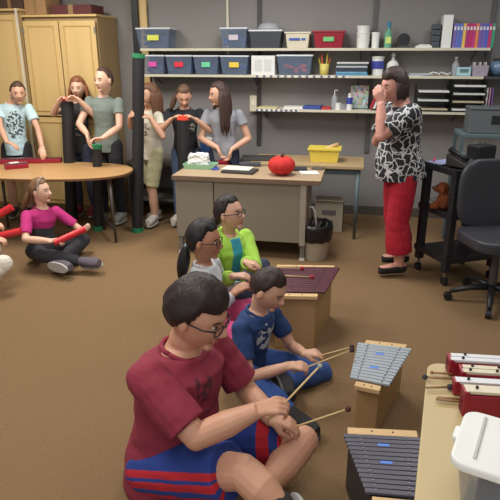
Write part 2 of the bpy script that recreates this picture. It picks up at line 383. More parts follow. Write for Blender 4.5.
def trayrack(px0,px1,n,label,dz,pap):
    w,p = sitem(px0,px1,ZL,.15); t = thing('letter_tray_rack',label,'letter tray',p,YAW,'letter tray racks'); 
    for k in range(n):
        z=.012+k*dz
        mk('tray', MB().box((0,0,z),(w,.26,.006)).box((-w/2+.004,0,z+.015),(.006,.26,.03)).box((w/2-.004,0,z+.015),(.006,.26,.03)), M_black, t)
        mk('paper_stack', MB().box((0,-.005,z+.012),(w*.9,.24,.016)), mat('pst%d'%((k+pap)%3),[(224,224,222),(190,176,150),(206,214,204)][(k+pap)%3],.8), t)
    for sx in (-1,1): mk('post', MB().box((sx*(w/2-.006),.1,n*dz/2),(.012,.03,n*dz)), M_black, t)
trayrack(414,447,3,'black letter trays with tan papers just behind the teacher\'s shoulder',.085,1)
trayrack(448,482,4,'tall black letter tray rack on the lowest shelf, right of the tan papers',.075,0)
for k in range(3):
    s=RS(483+k*2.6,.15,ZL); t=mk('magazine',MB().box((0,0,.12),(.012,.2,.23)),[M_paper,mat('mag1',(200,150,170)),mat('mag2',(120,90,150))][k],None,.002); t.location=RP(s,.15,ZL); t.rotation_euler[2]=YAW
    tag(t,['white magazine standing at the end of the lowest shelf','pink magazine standing in the middle of three','violet magazine standing rightmost of three'][k],'magazine','standing magazines')
s0=RS(471,SD,ZL); t=thing('wall_shelf','short cream shelf stub under the standing magazines','shelf',RP(s0,0,ZL),YAW,'wall shelves'); mk('board',MB().box((.15,-SD/2,-.0125),(.28,SD,.025)),M_shelf,t,.002)

# ------------------------------------------------------------------ wooden cabinets at left
def cabinet(px0, px1, zt, off_front, label, doors, depth=.52):
    s1 = RS(px1, off_front, 1.2); s0 = RS(px0, off_front, 1.2); w = s1-s0
    t = thing('storage_cabinet', label, 'cabinet', RP(s0, off_front, 0), YAW, 'wooden storage cabinets')
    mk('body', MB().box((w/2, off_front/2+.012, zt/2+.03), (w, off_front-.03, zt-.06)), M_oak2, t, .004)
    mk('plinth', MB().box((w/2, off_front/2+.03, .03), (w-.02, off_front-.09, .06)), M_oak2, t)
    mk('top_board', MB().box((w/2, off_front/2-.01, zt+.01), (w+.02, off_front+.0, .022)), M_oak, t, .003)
    dw = w/doors
    for k in range(doors):
        x = dw*(k+.5)
        for (za, zb) in (((.1, 1.06), (1.08, zt-.04)) if doors > 1 else ((.1, zt-.04),)):
            h = zb-za
            d = mk('door', MB().box((x, -.012, (za+zb)/2), (dw-.012, .022, h)), M_oak, t, .003)
            mk('panel_moulding', MB().box((x,-.026,zb-.05),(dw-.1,.008,.014)).box((x,-.026,za+.05),(dw-.1,.008,.014)).box((x-dw/2+.06,-.026,(za+zb)/2),(.014,.008,h-.1)).box((x+dw/2-.06,-.026,(za+zb)/2),(.014,.008,h-.1)), mat('oak_mould',(196,164,108),.4), d, .002)
            mk('hinge', MB().tube([(x+(dw/2-.012)*(1 if k else -1),-.026,zb-.12),(x+(dw/2-.012)*(1 if k else -1),-.026,zb-.06)],.007,8), M_steel, d)
    return t, w
CO = .52
cabinet(33,103,2.07,CO,'honey oak cabinet with two door columns behind the girls',2)
t, w = cabinet(-22,30,2.13,CO+.04,'plain honey oak cabinet at the left edge behind the boy',1)
mk('edge_trim', MB().box((w-.01,-.03,1.1),(.02,.02,2.1)), M_cream, t)
def topbox(px0,px1,hpx,label,c,z=2.098,off=.3,name='cardboard_box',d=.3):
    w,p = sitem(px0,px1,z,off); h=hpx; t=thing(name,label,'box',p,YAW)
    mk('carton', MB().box((0,0,h/2),(w,d,h)), mat('ctn%s'%(c,),c,.8), t,.003); mk('tape', MB().box((0,-d/2-.001,h/2),(w*.12,.003,h)), mat('tape_tan',(150,120,80)), t)
topbox(33,54,.3,'tan cardboard box on top of the oak cabinet',(168,132,92))
topbox(5,31,.12,'dark brown carton on top of the left cabinet',(84,62,52),2.152)
topbox(58,98,.09,'low dark red carton on top of the oak cabinet',(96,50,50))
w,p=sitem(100,126,1.9,.3)

# ------------------------------------------------------------------ back table with yellow basket
Ztab=.72
A=G(248,164,Ztab); Bp=G(364,167,Ztab)
t=thing('work_table','tan work table against the back wall with blue-grey legs','table',(0,0,0),0)
sA=(A-RO).dot(RU); sB=(Bp-RO).dot(RU); oF=-(Bp-RO).dot(RV); oB=oF-.55
M_tan=mat('tan_laminate',(176,150,112),.5,.06,10)
mk('tabletop', rbox(MB(),sA,sB,oB,oF,Ztab-.03,Ztab), M_tan, t,.004)
M_teal=mat('blue_grey_metal',(92,110,114),.45,.08,12)
for s_ in (sA+.06,sB-.05):
    for o_ in (oB+.05,oF-.05):
        p=RP(s_,o_); mk('leg', MB().tube([p+V((0,0,0)),p+V((0,0,Ztab-.03))],[.014,.024],10), M_teal, t, smooth=True)
mk('apron', rbox(MB(),sA+.06,sB-.05,oF-.06,oF-.045,Ztab-.09,Ztab-.03), M_teal, t)
p=G(326,163,Ztab); t=thing('yellow_basket','yellow plastic basket holding a wooden block on the back table','basket',(p.x,p.y+.12,Ztab),YAW)
w=pix(31,p)
def opentub(w,d,h,tp=.85,th=.006):
    mb=MB()
    def ring(z,k,i): return [V((x*(w/2*k-i),y*(d/2*k-i),z)) for x,y in ((-1,-1),(1,-1),(1,1),(-1,1))]
    mb.rings([ring(th,tp,th),ring(0,tp,0),ring(h,1,0),ring(h,1,th),ring(th,tp,th)],cap=False)
    mb.add(ring(0,tp,0),[(3,2,1,0)]); mb.add(ring(th,tp,th),[(0,1,2,3)])
    return mb
mk('tub', opentub(w,.22,.13), M_yel, t, .002); mk('rim', opentub(w+.02,.24,.014,1,.012), M_yel, t).location=(0,0,.118)
tw=mk('wooden_mallet_block', MB().tube([(-.06,0,.1),(.1,.02,.155)],.018,12), M_birch, None, smooth=True); tw.location=t.location+V((.03,0,.005)); tag(tw,'pale wooden cylinder lying in the yellow basket','wooden block')
flat_=mk('dark_folder', MB().box((0,0,.012),(.34,.22,.022)), M_dark, None,.003); q=G(262,162,Ztab); flat_.location=(q.x-.02,q.y+.15,Ztab+.001); flat_.rotation_euler[2]=YAW+.2; tag(flat_,'dark folder on the left end of the back table','folder')

# ------------------------------------------------------------------ teacher's desk
ZD=.72
FL=G(175,173,ZD); FR=G(321,181,ZD)
dsA=(FL-RO).dot(RU); dsB=(FR-RO).dot(RU); doF=-(FR-RO).dot(RV); DD=.56
LD=dsB-dsA
desk=thing('teacher_desk','grey metal desk with wood-look top in the middle of the room','desk',RP(dsA,doF,0),YAW)
M_desk=mat('desk_grey',(138,130,116),.55,.04,8); M_dtop=mat('desk_top',(176,152,124),.45,.08,9,0,0,(.2,1,1))
mk('desktop', MB().box((LD/2,DD/2,ZD-.02),(LD,DD,.04)), M_dtop, desk,.006)
mk('top_edge', MB().box((LD/2,-.004,ZD-.02),(LD,.01,.036)), mat('edge_dk',(120,98,80)), desk)
bw=LD-.14
mk('front_panel', MB().box((.02+.17,.03,.42),(.34,.02,.52)).box((.02+.345+(bw-.345)/2,.035,.42),(bw-.35,.02,.52)), M_desk, desk,.003)
mk('side_panel', MB().box((.03,DD/2,.42),(.02,DD-.06,.52)), M_desk, desk,.003)
mk('side_panel', MB().box((bw+.02,DD/2,.41),(.02,DD-.06,.54)), M_desk, desk,.003)
ped=mk('pedestal', MB().box((bw-.18,DD/2+.05,.4),(.36,DD-.16,.5)), M_desk, desk,.003)
for k in range(3): mk('drawer', MB().box((bw-.18,DD-.02,.23+.17*k),(.34,.02,.155)), M_desk, desk,.003)
for x in (.05,bw):
    for y in (.05,DD-.05):
        mk('leg', MB().box((x,y,.12),(.04,.04,.24)), mat('desk_leg',(120,116,112),.4), desk,.003)
        mk('leg_cap', MB().box((x,y,.012),(.045,.045,.024)), M_white, desk)
mk('corner_post', MB().box((bw-.002,.03,.42),(.05,.05,.56)), mat('post_g',(160,152,140)), desk,.003)
def on_desk(px,py): q=G(px,py,ZD); return V((q.x,q.y,ZD+.001))
t=thing('plastic_tray','translucent green plastic tray on the left of the desk','tray',on_desk(201,168),YAW)
M_gr=mat('green_clear',(150,196,160),.3); 
mk('tub', opentub(.3,.16,.045,.9), M_gr, t)
t=thing('paper_bag','crumpled white paper bag standing in the green tray','bag',on_desk(199,168)+V((0,0,.008)),YAW)
mb=MB().box((0,0,.06),(.17,.08,.12),taper=1.15).ell((.02,0,.1),(.08,.04,.04)); me=remesh(mb,.008,2,disp=.012,dscale=.035); mkme('crumpled_paper',me,M_paper,t)
def deskflat(px,py,w,d,h,c,label,name,cat,rot=0,z=0):
    t=mk(name,MB().box((0,0,h/2),(w,d,h)),mat('df%s'%(c,),c,.6),None,.002); t.location=on_desk(px,py)+V((0,0,z)); t.rotation_euler[2]=YAW+rot; tag(t,label,cat); return t
deskflat(240,172,.29,.2,.02,(60,56,56),'dark clipboard under papers on the desk','clipboard','clipboard',-.1)
deskflat(238,171,.25,.17,.006,(226,222,206),'cream sheet lying on the dark clipboard','sheet','paper',-.08,.022)
deskflat(214,169,.07,.12,.015,(70,90,180),'small blue booklet beside the white bag','booklet','booklet',.5)
deskflat(250,166,.2,.1,.03,(70,74,80),'dark grey case behind the clipboard on the desk','pencil_case','case',.2)
deskflat(298,170,.16,.12,.02,(50,52,58),'black notebook right of the red pumpkin','notebook','notebook',.1)
deskflat(309,173,.16,.14,.005,(226,226,222),'white paper at the right end of the desk','sheet','paper',.25)
deskflat(318,169,.1,.1,.012,(90,84,80),'small dark pad at the far right desk corner','note_pad','notepad',-.2)
# pumpkin
q=on_desk(282,177); q.y+=.09; t=thing('knit_pumpkin','plush red pumpkin with brown stem on the desk','pumpkin',q,0)
mb=MB(); R_=.118; seg=48; Rr=[]
for j in range(1,14):
    ph=math.pi*j/14; ring=[]
    for i in range(seg):
        a=2*math.pi*i/seg; k=1-.07*abs(math.sin(a*4))**3 if True else 1
        r=R_*math.sin(ph)**.85*k; ring.append(V((r*math.cos(a),r*math.sin(a),.083+.083*math.cos(ph)*(1-.25*math.exp(-(r/.04)**2)))))
    Rr.append(ring)
mb.rings(Rr[::-1]); mk('pumpkin_body',mb,mat('pump_red',(196,44,40),.85,.15,60,.3),t,smooth=True)
mk('stem',MB().tube([(0,0,.14),(.004,0,.165),(.012,0,.185)],[.014,.012,.015],10),mat('stem_br',(70,48,40)),t,smooth=True)
# folder/box under the back table, bins
q=G(328,232,0); t=thing('cardboard_box','pale cardboard box on the floor beside the desk','box',(q.x+.02,q.y+.12,0),YAW)
mk('carton', MB().box((0,0,.16),(.28,.22,.32)), mat('ctnpale',(176,168,150),.8), t,.004); mk('printed_mark', MB().box((0,-.112,.2),(.14,.003,.05)), mat('mark_dk',(110,104,104),.8,.5,60), t); mk('flap',MB().box((0,-.1,.325),(.28,.06,.006)),mat('ctnpale2',(190,182,164),.8),t)
mk('side_print', MB().box((.142,0,.16),(.003,.2,.28)), M_dark, t)
q=G(316,262,0); wx=q.x; wy=q.y+.13
t=thing('waste_bin','beige waste bin lined with a black bag beside the desk','bin',(wx,wy,0),0)
mk('bin', MB().lathe([(.11,0),(.14,.3),(.135,.3),(.105,.01)],seg=28), mat('bin_beige',(176,166,148),.6), t, smooth=False)
mb=MB(); 
for (r,z) in ((.13,.18),(.146,.2),(.152,.3),(.142,.325),(.13,.31),(.12,.2)):
    pass
prof=[(.139,.17),(.147,.19),(.154,.29),(.146,.325),(.134,.32),(.125,.24),(.05,.2)]
Rr=[]
for r,z in prof: Rr.append([V(((r+.005*math.sin(i*2.3+z*20))*math.cos(2*math.pi*i/36),(r+.005*math.sin(i*2.3+z*20))*math.sin(2*math.pi*i/36),z+.006*math.sin(i*1.7))) for i in range(36)])
mb.rings(Rr,cap=False); mb.add(Rr[-1],[tuple(range(36))]); mk('bag_liner',mb,mat('bag_black',(28,28,32),.3,.3,30,.3),t,smooth=True)
t2=thing('bent_pipe','white curved plastic pipe sticking out of the waste bin','pipe',(wx-.01,wy+.02,.21),0)
mk('pipe',MB().tube([(.03,0,.0),(0,0,.2),(-.02,0,.245),(-.05,0,.24)],.011,10),M_white,t2,smooth=True)
# blue recycling box behind desk
q=U(205,150,6.0); t=thing('recycling_box','pale blue box with white paper behind the desk','box',RP((q-RO).dot(RU),.25,.62),YAW)
mk('tub',opentub(.16,.2,.2),M_blue,t); mk('paper',MB().box((0,0,.12),(.12,.16,.2),M=Matrix.Rotation(.15,3,'Y')),M_paper,t)
t=thing('low_table','low grey table along the wall behind the girls','table',RP(RS(125,.6,.6),.6,0),YAW); L=RS(232,.6,.6)-RS(125,.6,.6)
M_lt=mat('lowt',(118,112,104),.6)
mk('tabletop',MB().box((L/2,.3,.6),(L,.58,.035)),M_lt,t,.004); mk('lower_shelf',MB().box((L/2,.3,.2),(L-.05,.5,.03)),M_lt,t)
for x in (.04,L-.04):
    for y in (.05,.55): mk('leg',MB().box((x,y,.3),(.035,.035,.58)),M_dark,t)

# ------------------------------------------------------------------ oval table at left
ZR=.66
tc_=V((-1.93,5.33,0)); 
t=thing('oval_table','large oval wood-look table with thin metal legs at left','table',tc_,YAW*.3)
def sup(a,b_,n=2.4,N=64): 
    r=[]
    for i in range(N):
        q=2*math.pi*i/N; c,s_=math.cos(q),math.sin(q)
        r.append((a*math.copysign(abs(c)**(2/n),c), b_*math.copysign(abs(s_)**(2/n),s_)))
    return r
mk('tabletop',MB().prism(sup(.80,.42),ZR-.026,ZR),mat('table_lam',(190,150,102),.35,.06,8,0,0,(.3,1,1)),t,.003)
mk('edge_band',MB().prism(sup(.806,.426),ZR-.024,ZR-.006),mat('band_br',(110,78,52),.4),t)
for x,y in ((.66,-.2),(.42,.22),(-.6,-.2),(-.6,.22)):
    mk('leg',MB().tube([(x,y,0),(x*.97,y*.97,ZR-.03)],[.012,.018],10),mat('leg_grey',(96,90,88),.35,.06,12,0,.5),t,smooth=True)
mk('stretcher',MB().tube([(.42,.22,.13),(.66,-.2,.13)],.012,8),M_dark,t)
def glock_small(px0,py0,px1,py1,label,wd,z=ZR):
    a=G(px0,py0,z); b_=G(px1,py1,z); mid=(a+b_)/2; d=b_-a; L=d.length
    t=thing('glockenspiel',label,'glockenspiel',(mid.x,mid.y,z+.001),math.atan2(d.y,d.x),'glockenspiels in red cases')
    mk('case',MB().box((0,0,.02),(L,wd,.04)),M_crim,t,.004)
    n=max(4,int(L/.034))
    for k in range(n): mk('bar',MB().box((-L/2+L*(k+.5)/n,0,.046),(L/n*.78,wd*(.95-.3*k/n),.008)),mat('gbar_dk',(120,60,70),.3),t)
    return t
glock_small(-12,164,62,162,'long red glockenspiel lying flat near the boy\'s hand on the oval table',.1)
tt=glock_small(5,169,28,167,'short red glockenspiel at the front of the oval table',.11)
mk('paper_slip',MB().box((-.02,0,.053),(.09,.06,.004),M=Matrix.Rotation(.3,3,'Z')),M_paper,tt)

# ------------------------------------------------------------------ AV cart, office chair, small rack
dw=V((.95,.31,0)).normalized(); dd=V((-.31,.95,0)).normalized()
fc=G(447,262,.22); fc.y+=.03; cart=thing('rolling_cart','black three-shelf rolling cart beside the office chair','cart',(fc.x,fc.y,0),math.atan2(dw.y,dw.x))
CW,CD=.5,.42
M_cart=mat('cart_black',(38,38,42),.5,.15,14)
for z in (.2,.55,.88):
    mk('shelf',MB().box((CW/2,CD/2,z),(CW,CD,.035)).box((CW/2,.01,z+.02),(CW,.02,.02)).box((.01,CD/2,z+.02),(.02,CD,.02)),M_cart,cart,.004)
for x in (.035,CW-.035):
    for y in (.035,CD-.035):
        mk('post',MB().box((x,y,.5),(.055,.055,.78)),M_cart,cart,.005)
        cs=mk('caster',MB().tube([(x-.012,y,.035),(x+.012,y,.035)],.035,16),M_black,cart); mk('caster_stem',MB().tube([(x,y,.035),(x,y,.13)],.012,8),M_steel,cs)
q=cart.location+dw*.03+dd*.2
def oncart(a,b_,z): return V((fc.x,fc.y,0))+dw*a+dd*b_+V((0,0,z))
def simple(name,mb,m,loc,rz,label,cat,bevel=.003,smooth=False,group=None):
    o=mk(name,mb,m,None,bevel,smooth); o.location=loc; o.rotation_euler[2]=rz; return tag(o,label,cat,group)
cz=.909
t=thing('telephone','dark desk telephone on top of the black cart','telephone',oncart(.16,.15,cz),.6)
mk('base',MB().add([(-.08,-.09,0),(.08,-.09,0),(.08,.09,0),(-.08,.09,0),(-.08,-.09,.03),(.08,-.09,.03),(.08,.09,.09),(-.08,.09,.09)],[(3,2,1,0),(4,5,6,7),(0,1,5,4),(1,2,6,5),(2,3,7,6),(3,0,4,7)]),M_dark,t,.006)
mk('handset',MB().tube([(-.05,-.08,.07),(-.05,0,.09),(-.05,.08,.12)],[.025,.016,.025],12),M_black,t,smooth=True)
mk('screen',MB().box((.03,.03,.078),(.07,.05,.004),M=Matrix.Rotation(.32,3,'X')),mat('scr',(90,130,150),.2),t)
simple('speaker_box',MB().box((0,0,.07),(.17,.14,.14)),M_black,oncart(.38,.22,cz),.4,'black box standing behind the office chair on the cart','box',.012)
simple('notepaper',MB().box((0,0,.003),(.24,.15,.006)),mat('lilac_paper',(170,176,214),.7),oncart(.14,.33,cz),.5,'pale blue papers on the cart top near the teacher','paper')
simple('marker_pen',MB().tube([(-.06,0,.008),(.06,0,.008)],.008,8),mat('pen_pink',(226,60,130)),oncart(.08,.38,cz+.007),1.2,'pink marker on the cart near the teacher','pen')
simple('white_remote',MB().box((0,0,.012),(.13,.04,.022)),M_white,oncart(.33,.065,cz),.5,'small white remote at the front of the cart top','remote')
simple('paper_stack',MB().box((0,0,.012),(.24,.18,.024)).box((.01,0,.03),(.2,.16,.012)),M_paper,oncart(.17,.3,.578),.2,'white papers on the middle shelf of the cart','paper')
# teddy dog
t=thing('plush_dog','brown curly plush dog sitting on the cart\'s middle shelf','plush toy',oncart(.05,.165,.578),2.6)
M_fur=mat('plush_fur',(128,66,36),.95,.35,60,.8)
mb=MB().ell((0,0,.07),(.055,.05,.07)).ell((.02,0,.165),(.05,.045,.045)).tube([(.05,0,.155),(.085,0,.15)],[.028,.018],12)
for y in (-.045,.045): mb.ell((.01,y,.16),(.02,.014,.035)).tube([(.03,y*.8,.03),(.09,y*.9,.02)],[.025,.022],10).tube([(.02,y*.8,.09),(.06,y*.8,.03)],[.02,.018],10)
mkme('plush_body',remesh(mb,.007,2,disp=.006,dscale=.012),M_fur,t)
mk('nose',MB().ell((.088,0,.157),.012),M_black,t,smooth=True)
for y in (-.02,.02): mk('eye',MB().ell((.064,y,.18),.006),M_black,t,smooth=True)
# teal rack with grey case
ra=U(461,136,4.85); rz0=ra.z; rk=thing('metal_rack','blue-grey metal stand behind the black cart','stand',(ra.x,ra.y,0),YAW)
RW=.6; 
mk('top',MB().box((RW/2,.2,rz0),(RW,.4,.035)),M_teal,rk,.004)
for x in (.015,RW-.015):
    for y in (.015,.385): mk('leg',MB().box((x,y,rz0/2),(.03,.03,rz0-.02)),M_teal,rk)
mk('lower_shelf',MB().box((RW/2,.2,.6),(RW-.04,.36,.02)),M_teal,rk)
t=thing('equipment_case','grey metal equipment case on the blue-grey stand','case',RP(0,0,0)*0+V((ra.x,ra.y,rz0+.018))+RU*.27+RV*.16,YAW)
mk('case',MB().box((0,0,.1),(.42,.26,.2)),mat('case_grey',(96,102,104),.5),t,.008); mk('lid',MB().box((0,0,.207),(.43,.27,.018)),mat('case_lid',(84,90,92),.5),t,.005)
mk('latch',MB().box((0,-.133,.12),(.07,.008,.07)),M_black,t,.003); mk('handle',MB().tube([(.05,-.135,.16),(.06,-.15,.17),(.1,-.15,.17),(.11,-.135,.16)],.005,6),M_steel,t)
for k in range(2):
    t=thing('glue_bottle',['purple and white bottle standing left on the rack shelf','purple and white bottle standing right on the rack shelf'][k],'bottle',V((ra.x,ra.y,.611))+RU*(.14+.06*k)+RV*.08,0,'purple bottles')
    mk('body',MB().lathe([(.018,0),(.018,.3),(.01,.33),(.008,.36)],seg=12),mat('purp',(120,70,160),.4),t); mk('cap',MB().lathe([(.012,.33),(.012,.38)],seg=10),M_white,t)
for k in range(2):
    t=mk('folder',MB().box((0,0,.16),(.012,.22,.32),M=Matrix.Rotation(.12,3,'Y')),[mat('fold_w',(190,190,200)),mat('fold_v',(120,90,150))][k],None,.002)
    t.location=V((ra.x,ra.y,rz0+.03))+RU*(.535+.035*k)+RV*.17; t.rotation_euler[2]=YAW; tag(t,['white folder leaning right of the grey case','violet folder leaning right of the grey case'][k],'folder','folders by the grey case')
# office chair
hub=V((1.75,3.74,0)); t=thing('office_chair','black padded office chair on casters at the right edge','chair',hub,math.radians(10))
M_cush=mat('chair_vinyl',(56,57,64),.42,.12,18)
for k in range(5):
    a=2*math.pi*k/5+.35; c,s_=math.cos(a),math.sin(a)
    l=mk('base_leg',MB().tube([(0,0,.12),(.15*c,.15*s_,.105),(.29*c,.29*s_,.07)],[.028,.022,.017],8),M_black,t,smooth=True)
    mk('caster',MB().tube([(.3*c-.02*s_,.3*s_+.02*c,.03),(.3*c+.02*s_,.3*s_-.02*c,.03)],.03,14),M_black,l)
mk('gas_column',MB().tube([(0,0,.1),(0,0,.28),(0,0,.44)],[.03,.028,.02],14),M_dark,t)
me=remesh(MB().prism(sup(.25,.24,3.5,40),.44,.52),.012,4); mkme('seat',me,M_cush,t)
mb=MB(); 
Rr=[]
for j in range(13):
    z=.5+.5*j/12; k=math.sqrt(max(.0,1-((j-6)/6.35)**4)); 
    Rr.append([V((x_*.22*k, .22+.05*((j-6)/6)**2*0+.03*(j/12)-.03*(1-(x_*1.0)**2)*0+y_*.03, z)) for x_,y_ in [(math.copysign(abs(math.cos(q))**.6,math.cos(q)),math.copysign(abs(math.sin(q))**.7,math.sin(q))) for q in [2*math.pi*i/28 for i in range(28)]]])
mb.rings(Rr); mkme('backrest',remesh(mb,.012,4),M_cush,t)
mk('back_bracket',MB().tube([(0,.1,.43),(0,.27,.45),(0,.29,.62)],.02,8),M_black,t,smooth=True)
for x in (): mk('armrest',MB().tube([(x*.8,.05,.46),(x,.05,.5),(x,.05,.66)],.015,8).box((x,-.02,.67),(.05,.24,.03)),M_black,t,.003)
# ------------------------------------------------------------------ people
M_sole = mat('sole_white',(176,174,172),.6)
def ik(A, B, l1, l2, pole):
    d = B-A; D = d.length
    if D > (l1+l2)*.995: B = A + d*((l1+l2)*.995/D); d = B-A; D = d.length
    D = max(D, abs(l1-l2)+.01)
    a = (l1*l1-l2*l2+D*D)/(2*D); h = math.sqrt(max(0, l1*l1-a*a))
    dn = d.normalized(); p = V(pole)-dn*V(pole).dot(dn)
    if p.length < 1e-4: p = V((0,0,1))
    return A+dn*a+p.normalized()*h, B
def skinmat(name, c): return mat('skin_'+name, c, .5, .06, 25, .02)
def shirt_print(key, c, ink, center, rx, ry, scale=35, thr=.5, dirs=None):
    """fabric with one printed patch: `center` in the person's own space"""
    m = mat(key, c, .85, .1, 12, .05); nt, b = nodes_of(m)
    srcs = b.inputs['Base Color'].links[0].from_socket
    tc = nt.nodes.new('ShaderNodeTexCoord')
    sub = nt.nodes.new('ShaderNodeVectorMath'); sub.operation='SUBTRACT'; sub.inputs[1].default_value = center
    nt.links.new(tc.outputs['Object'], sub.inputs[0])
    dv = nt.nodes.new('ShaderNodeVectorMath'); dv.operation='DIVIDE'; dv.inputs[1].default_value = (rx, rx, ry); nt.links.new(sub.outputs[0], dv.inputs[0])
    ln = nt.nodes.new('ShaderNodeVectorMath'); ln.operation='LENGTH'; nt.links.new(dv.outputs[0], ln.inputs[0])
    lt = nt.nodes.new('ShaderNodeMath'); lt.operation='LESS_THAN'; lt.inputs[1].default_value = 1; nt.links.new(ln.outputs['Value'], lt.inputs[0])
    nz = nt.nodes.new('ShaderNodeTexNoise'); nz.inputs['Scale'].default_value = scale; nz.inputs['Detail'].default_value = 1; nt.links.new(tc.outputs['Object'], nz.inputs['Vector'])
    gt = nt.nodes.new('ShaderNodeMath'); gt.operation='GREATER_THAN'; gt.inputs[1].default_value = thr; nt.links.new(nz.outputs['Fac'], gt.inputs[0])
    mu = nt.nodes.new('ShaderNodeMath'); mu.operation='MULTIPLY'; nt.links.new(lt.outputs[0], mu.inputs[0]); nt.links.new(gt.outputs[0], mu.inputs[1])
    mx = nt.nodes.new('ShaderNodeMix'); mx.data_type='RGBA'; nt.links.new(mu.outputs[0], mx.inputs['Factor']); nt.links.new(srcs, mx.inputs['A']); mx.inputs['B'].default_value = lin(ink)+(1,)
    nt.links.new(mx.outputs['Result'], b.inputs['Base Color'])
    return m
def swirl_mat():
    m = mat('swirl_blouse', (34,34,38), .8, .05, 10); nt, b = nodes_of(m)
    tc = nt.nodes.new('ShaderNodeTexCoord'); nz = nt.nodes.new('ShaderNodeTexNoise'); nz.inputs['Scale'].default_value = 9
    nt.links.new(tc.outputs['Object'], nz.inputs['Vector'])
    mxv = nt.nodes.new('ShaderNodeMix'); mxv.data_type='RGBA'; mxv.inputs['Factor'].default_value=.12; nt.links.new(tc.outputs['Object'], mxv.inputs['A']); nt.links.new(nz.outputs['Color'], mxv.inputs['B'])
    def layer(sc, th):
        v = nt.nodes.new('ShaderNodeTexVoronoi'); v.feature='DISTANCE_TO_EDGE'; v.inputs['Scale'].default_value = sc
        nt.links.new(mxv.outputs['Result'], v.inputs['Vector']); l = nt.nodes.new('ShaderNodeMath'); l.operation='LESS_THAN'; l.inputs[1].default_value = th
        nt.links.new(v.outputs['Distance'], l.inputs[0]); return l
    a = layer(19, .065)
    mx = nt.nodes.new('ShaderNodeMix'); mx.data_type='RGBA'; nt.links.new(a.outputs[0], mx.inputs['Factor'])
    mx.inputs['A'].default_value = lin((36,36,42))+(1,); mx.inputs['B'].default_value = lin((196,196,196))+(1,)
    nt.links.new(mx.outputs['Result'], b.inputs['Base Color'])
    return m
def headpt(x, y, z):
    """point of the head surface for a unit direction; metres, x right, y forward, z up"""
    sx, sy, sz = .074, .094, .116
    X, Y, Z = x*sx, y*sy, z*sz
    if z < 0:
        k = -z
        X *= 1-.30*k**1.6
        if y < 0: Y *= 1-.42*k**1.2
        else: Y *= 1-.04*k
        if y > 0: Y += .012*k*(1-abs(x))            # chin forward
    else:
        if y < 0: Y *= 1.04
    if y > .2:                                        # eye sockets, cheeks
        for ex in (-.031, .031):
            g = math.exp(-((X-ex)/.017)**2-((Z-.002)/.014)**2); Y -= .009*g
            g = math.exp(-((X-ex*1.15)/.022)**2-((Z+.032)/.02)**2); Y += .004*g
        Y += .004*math.exp(-((Z-.026)/.012)**2-(X/.045)**2)
        Y -= .003*math.exp(-((Z+.083)/.010)**2-(X/.03)**2)
    return V((X, Y, Z))
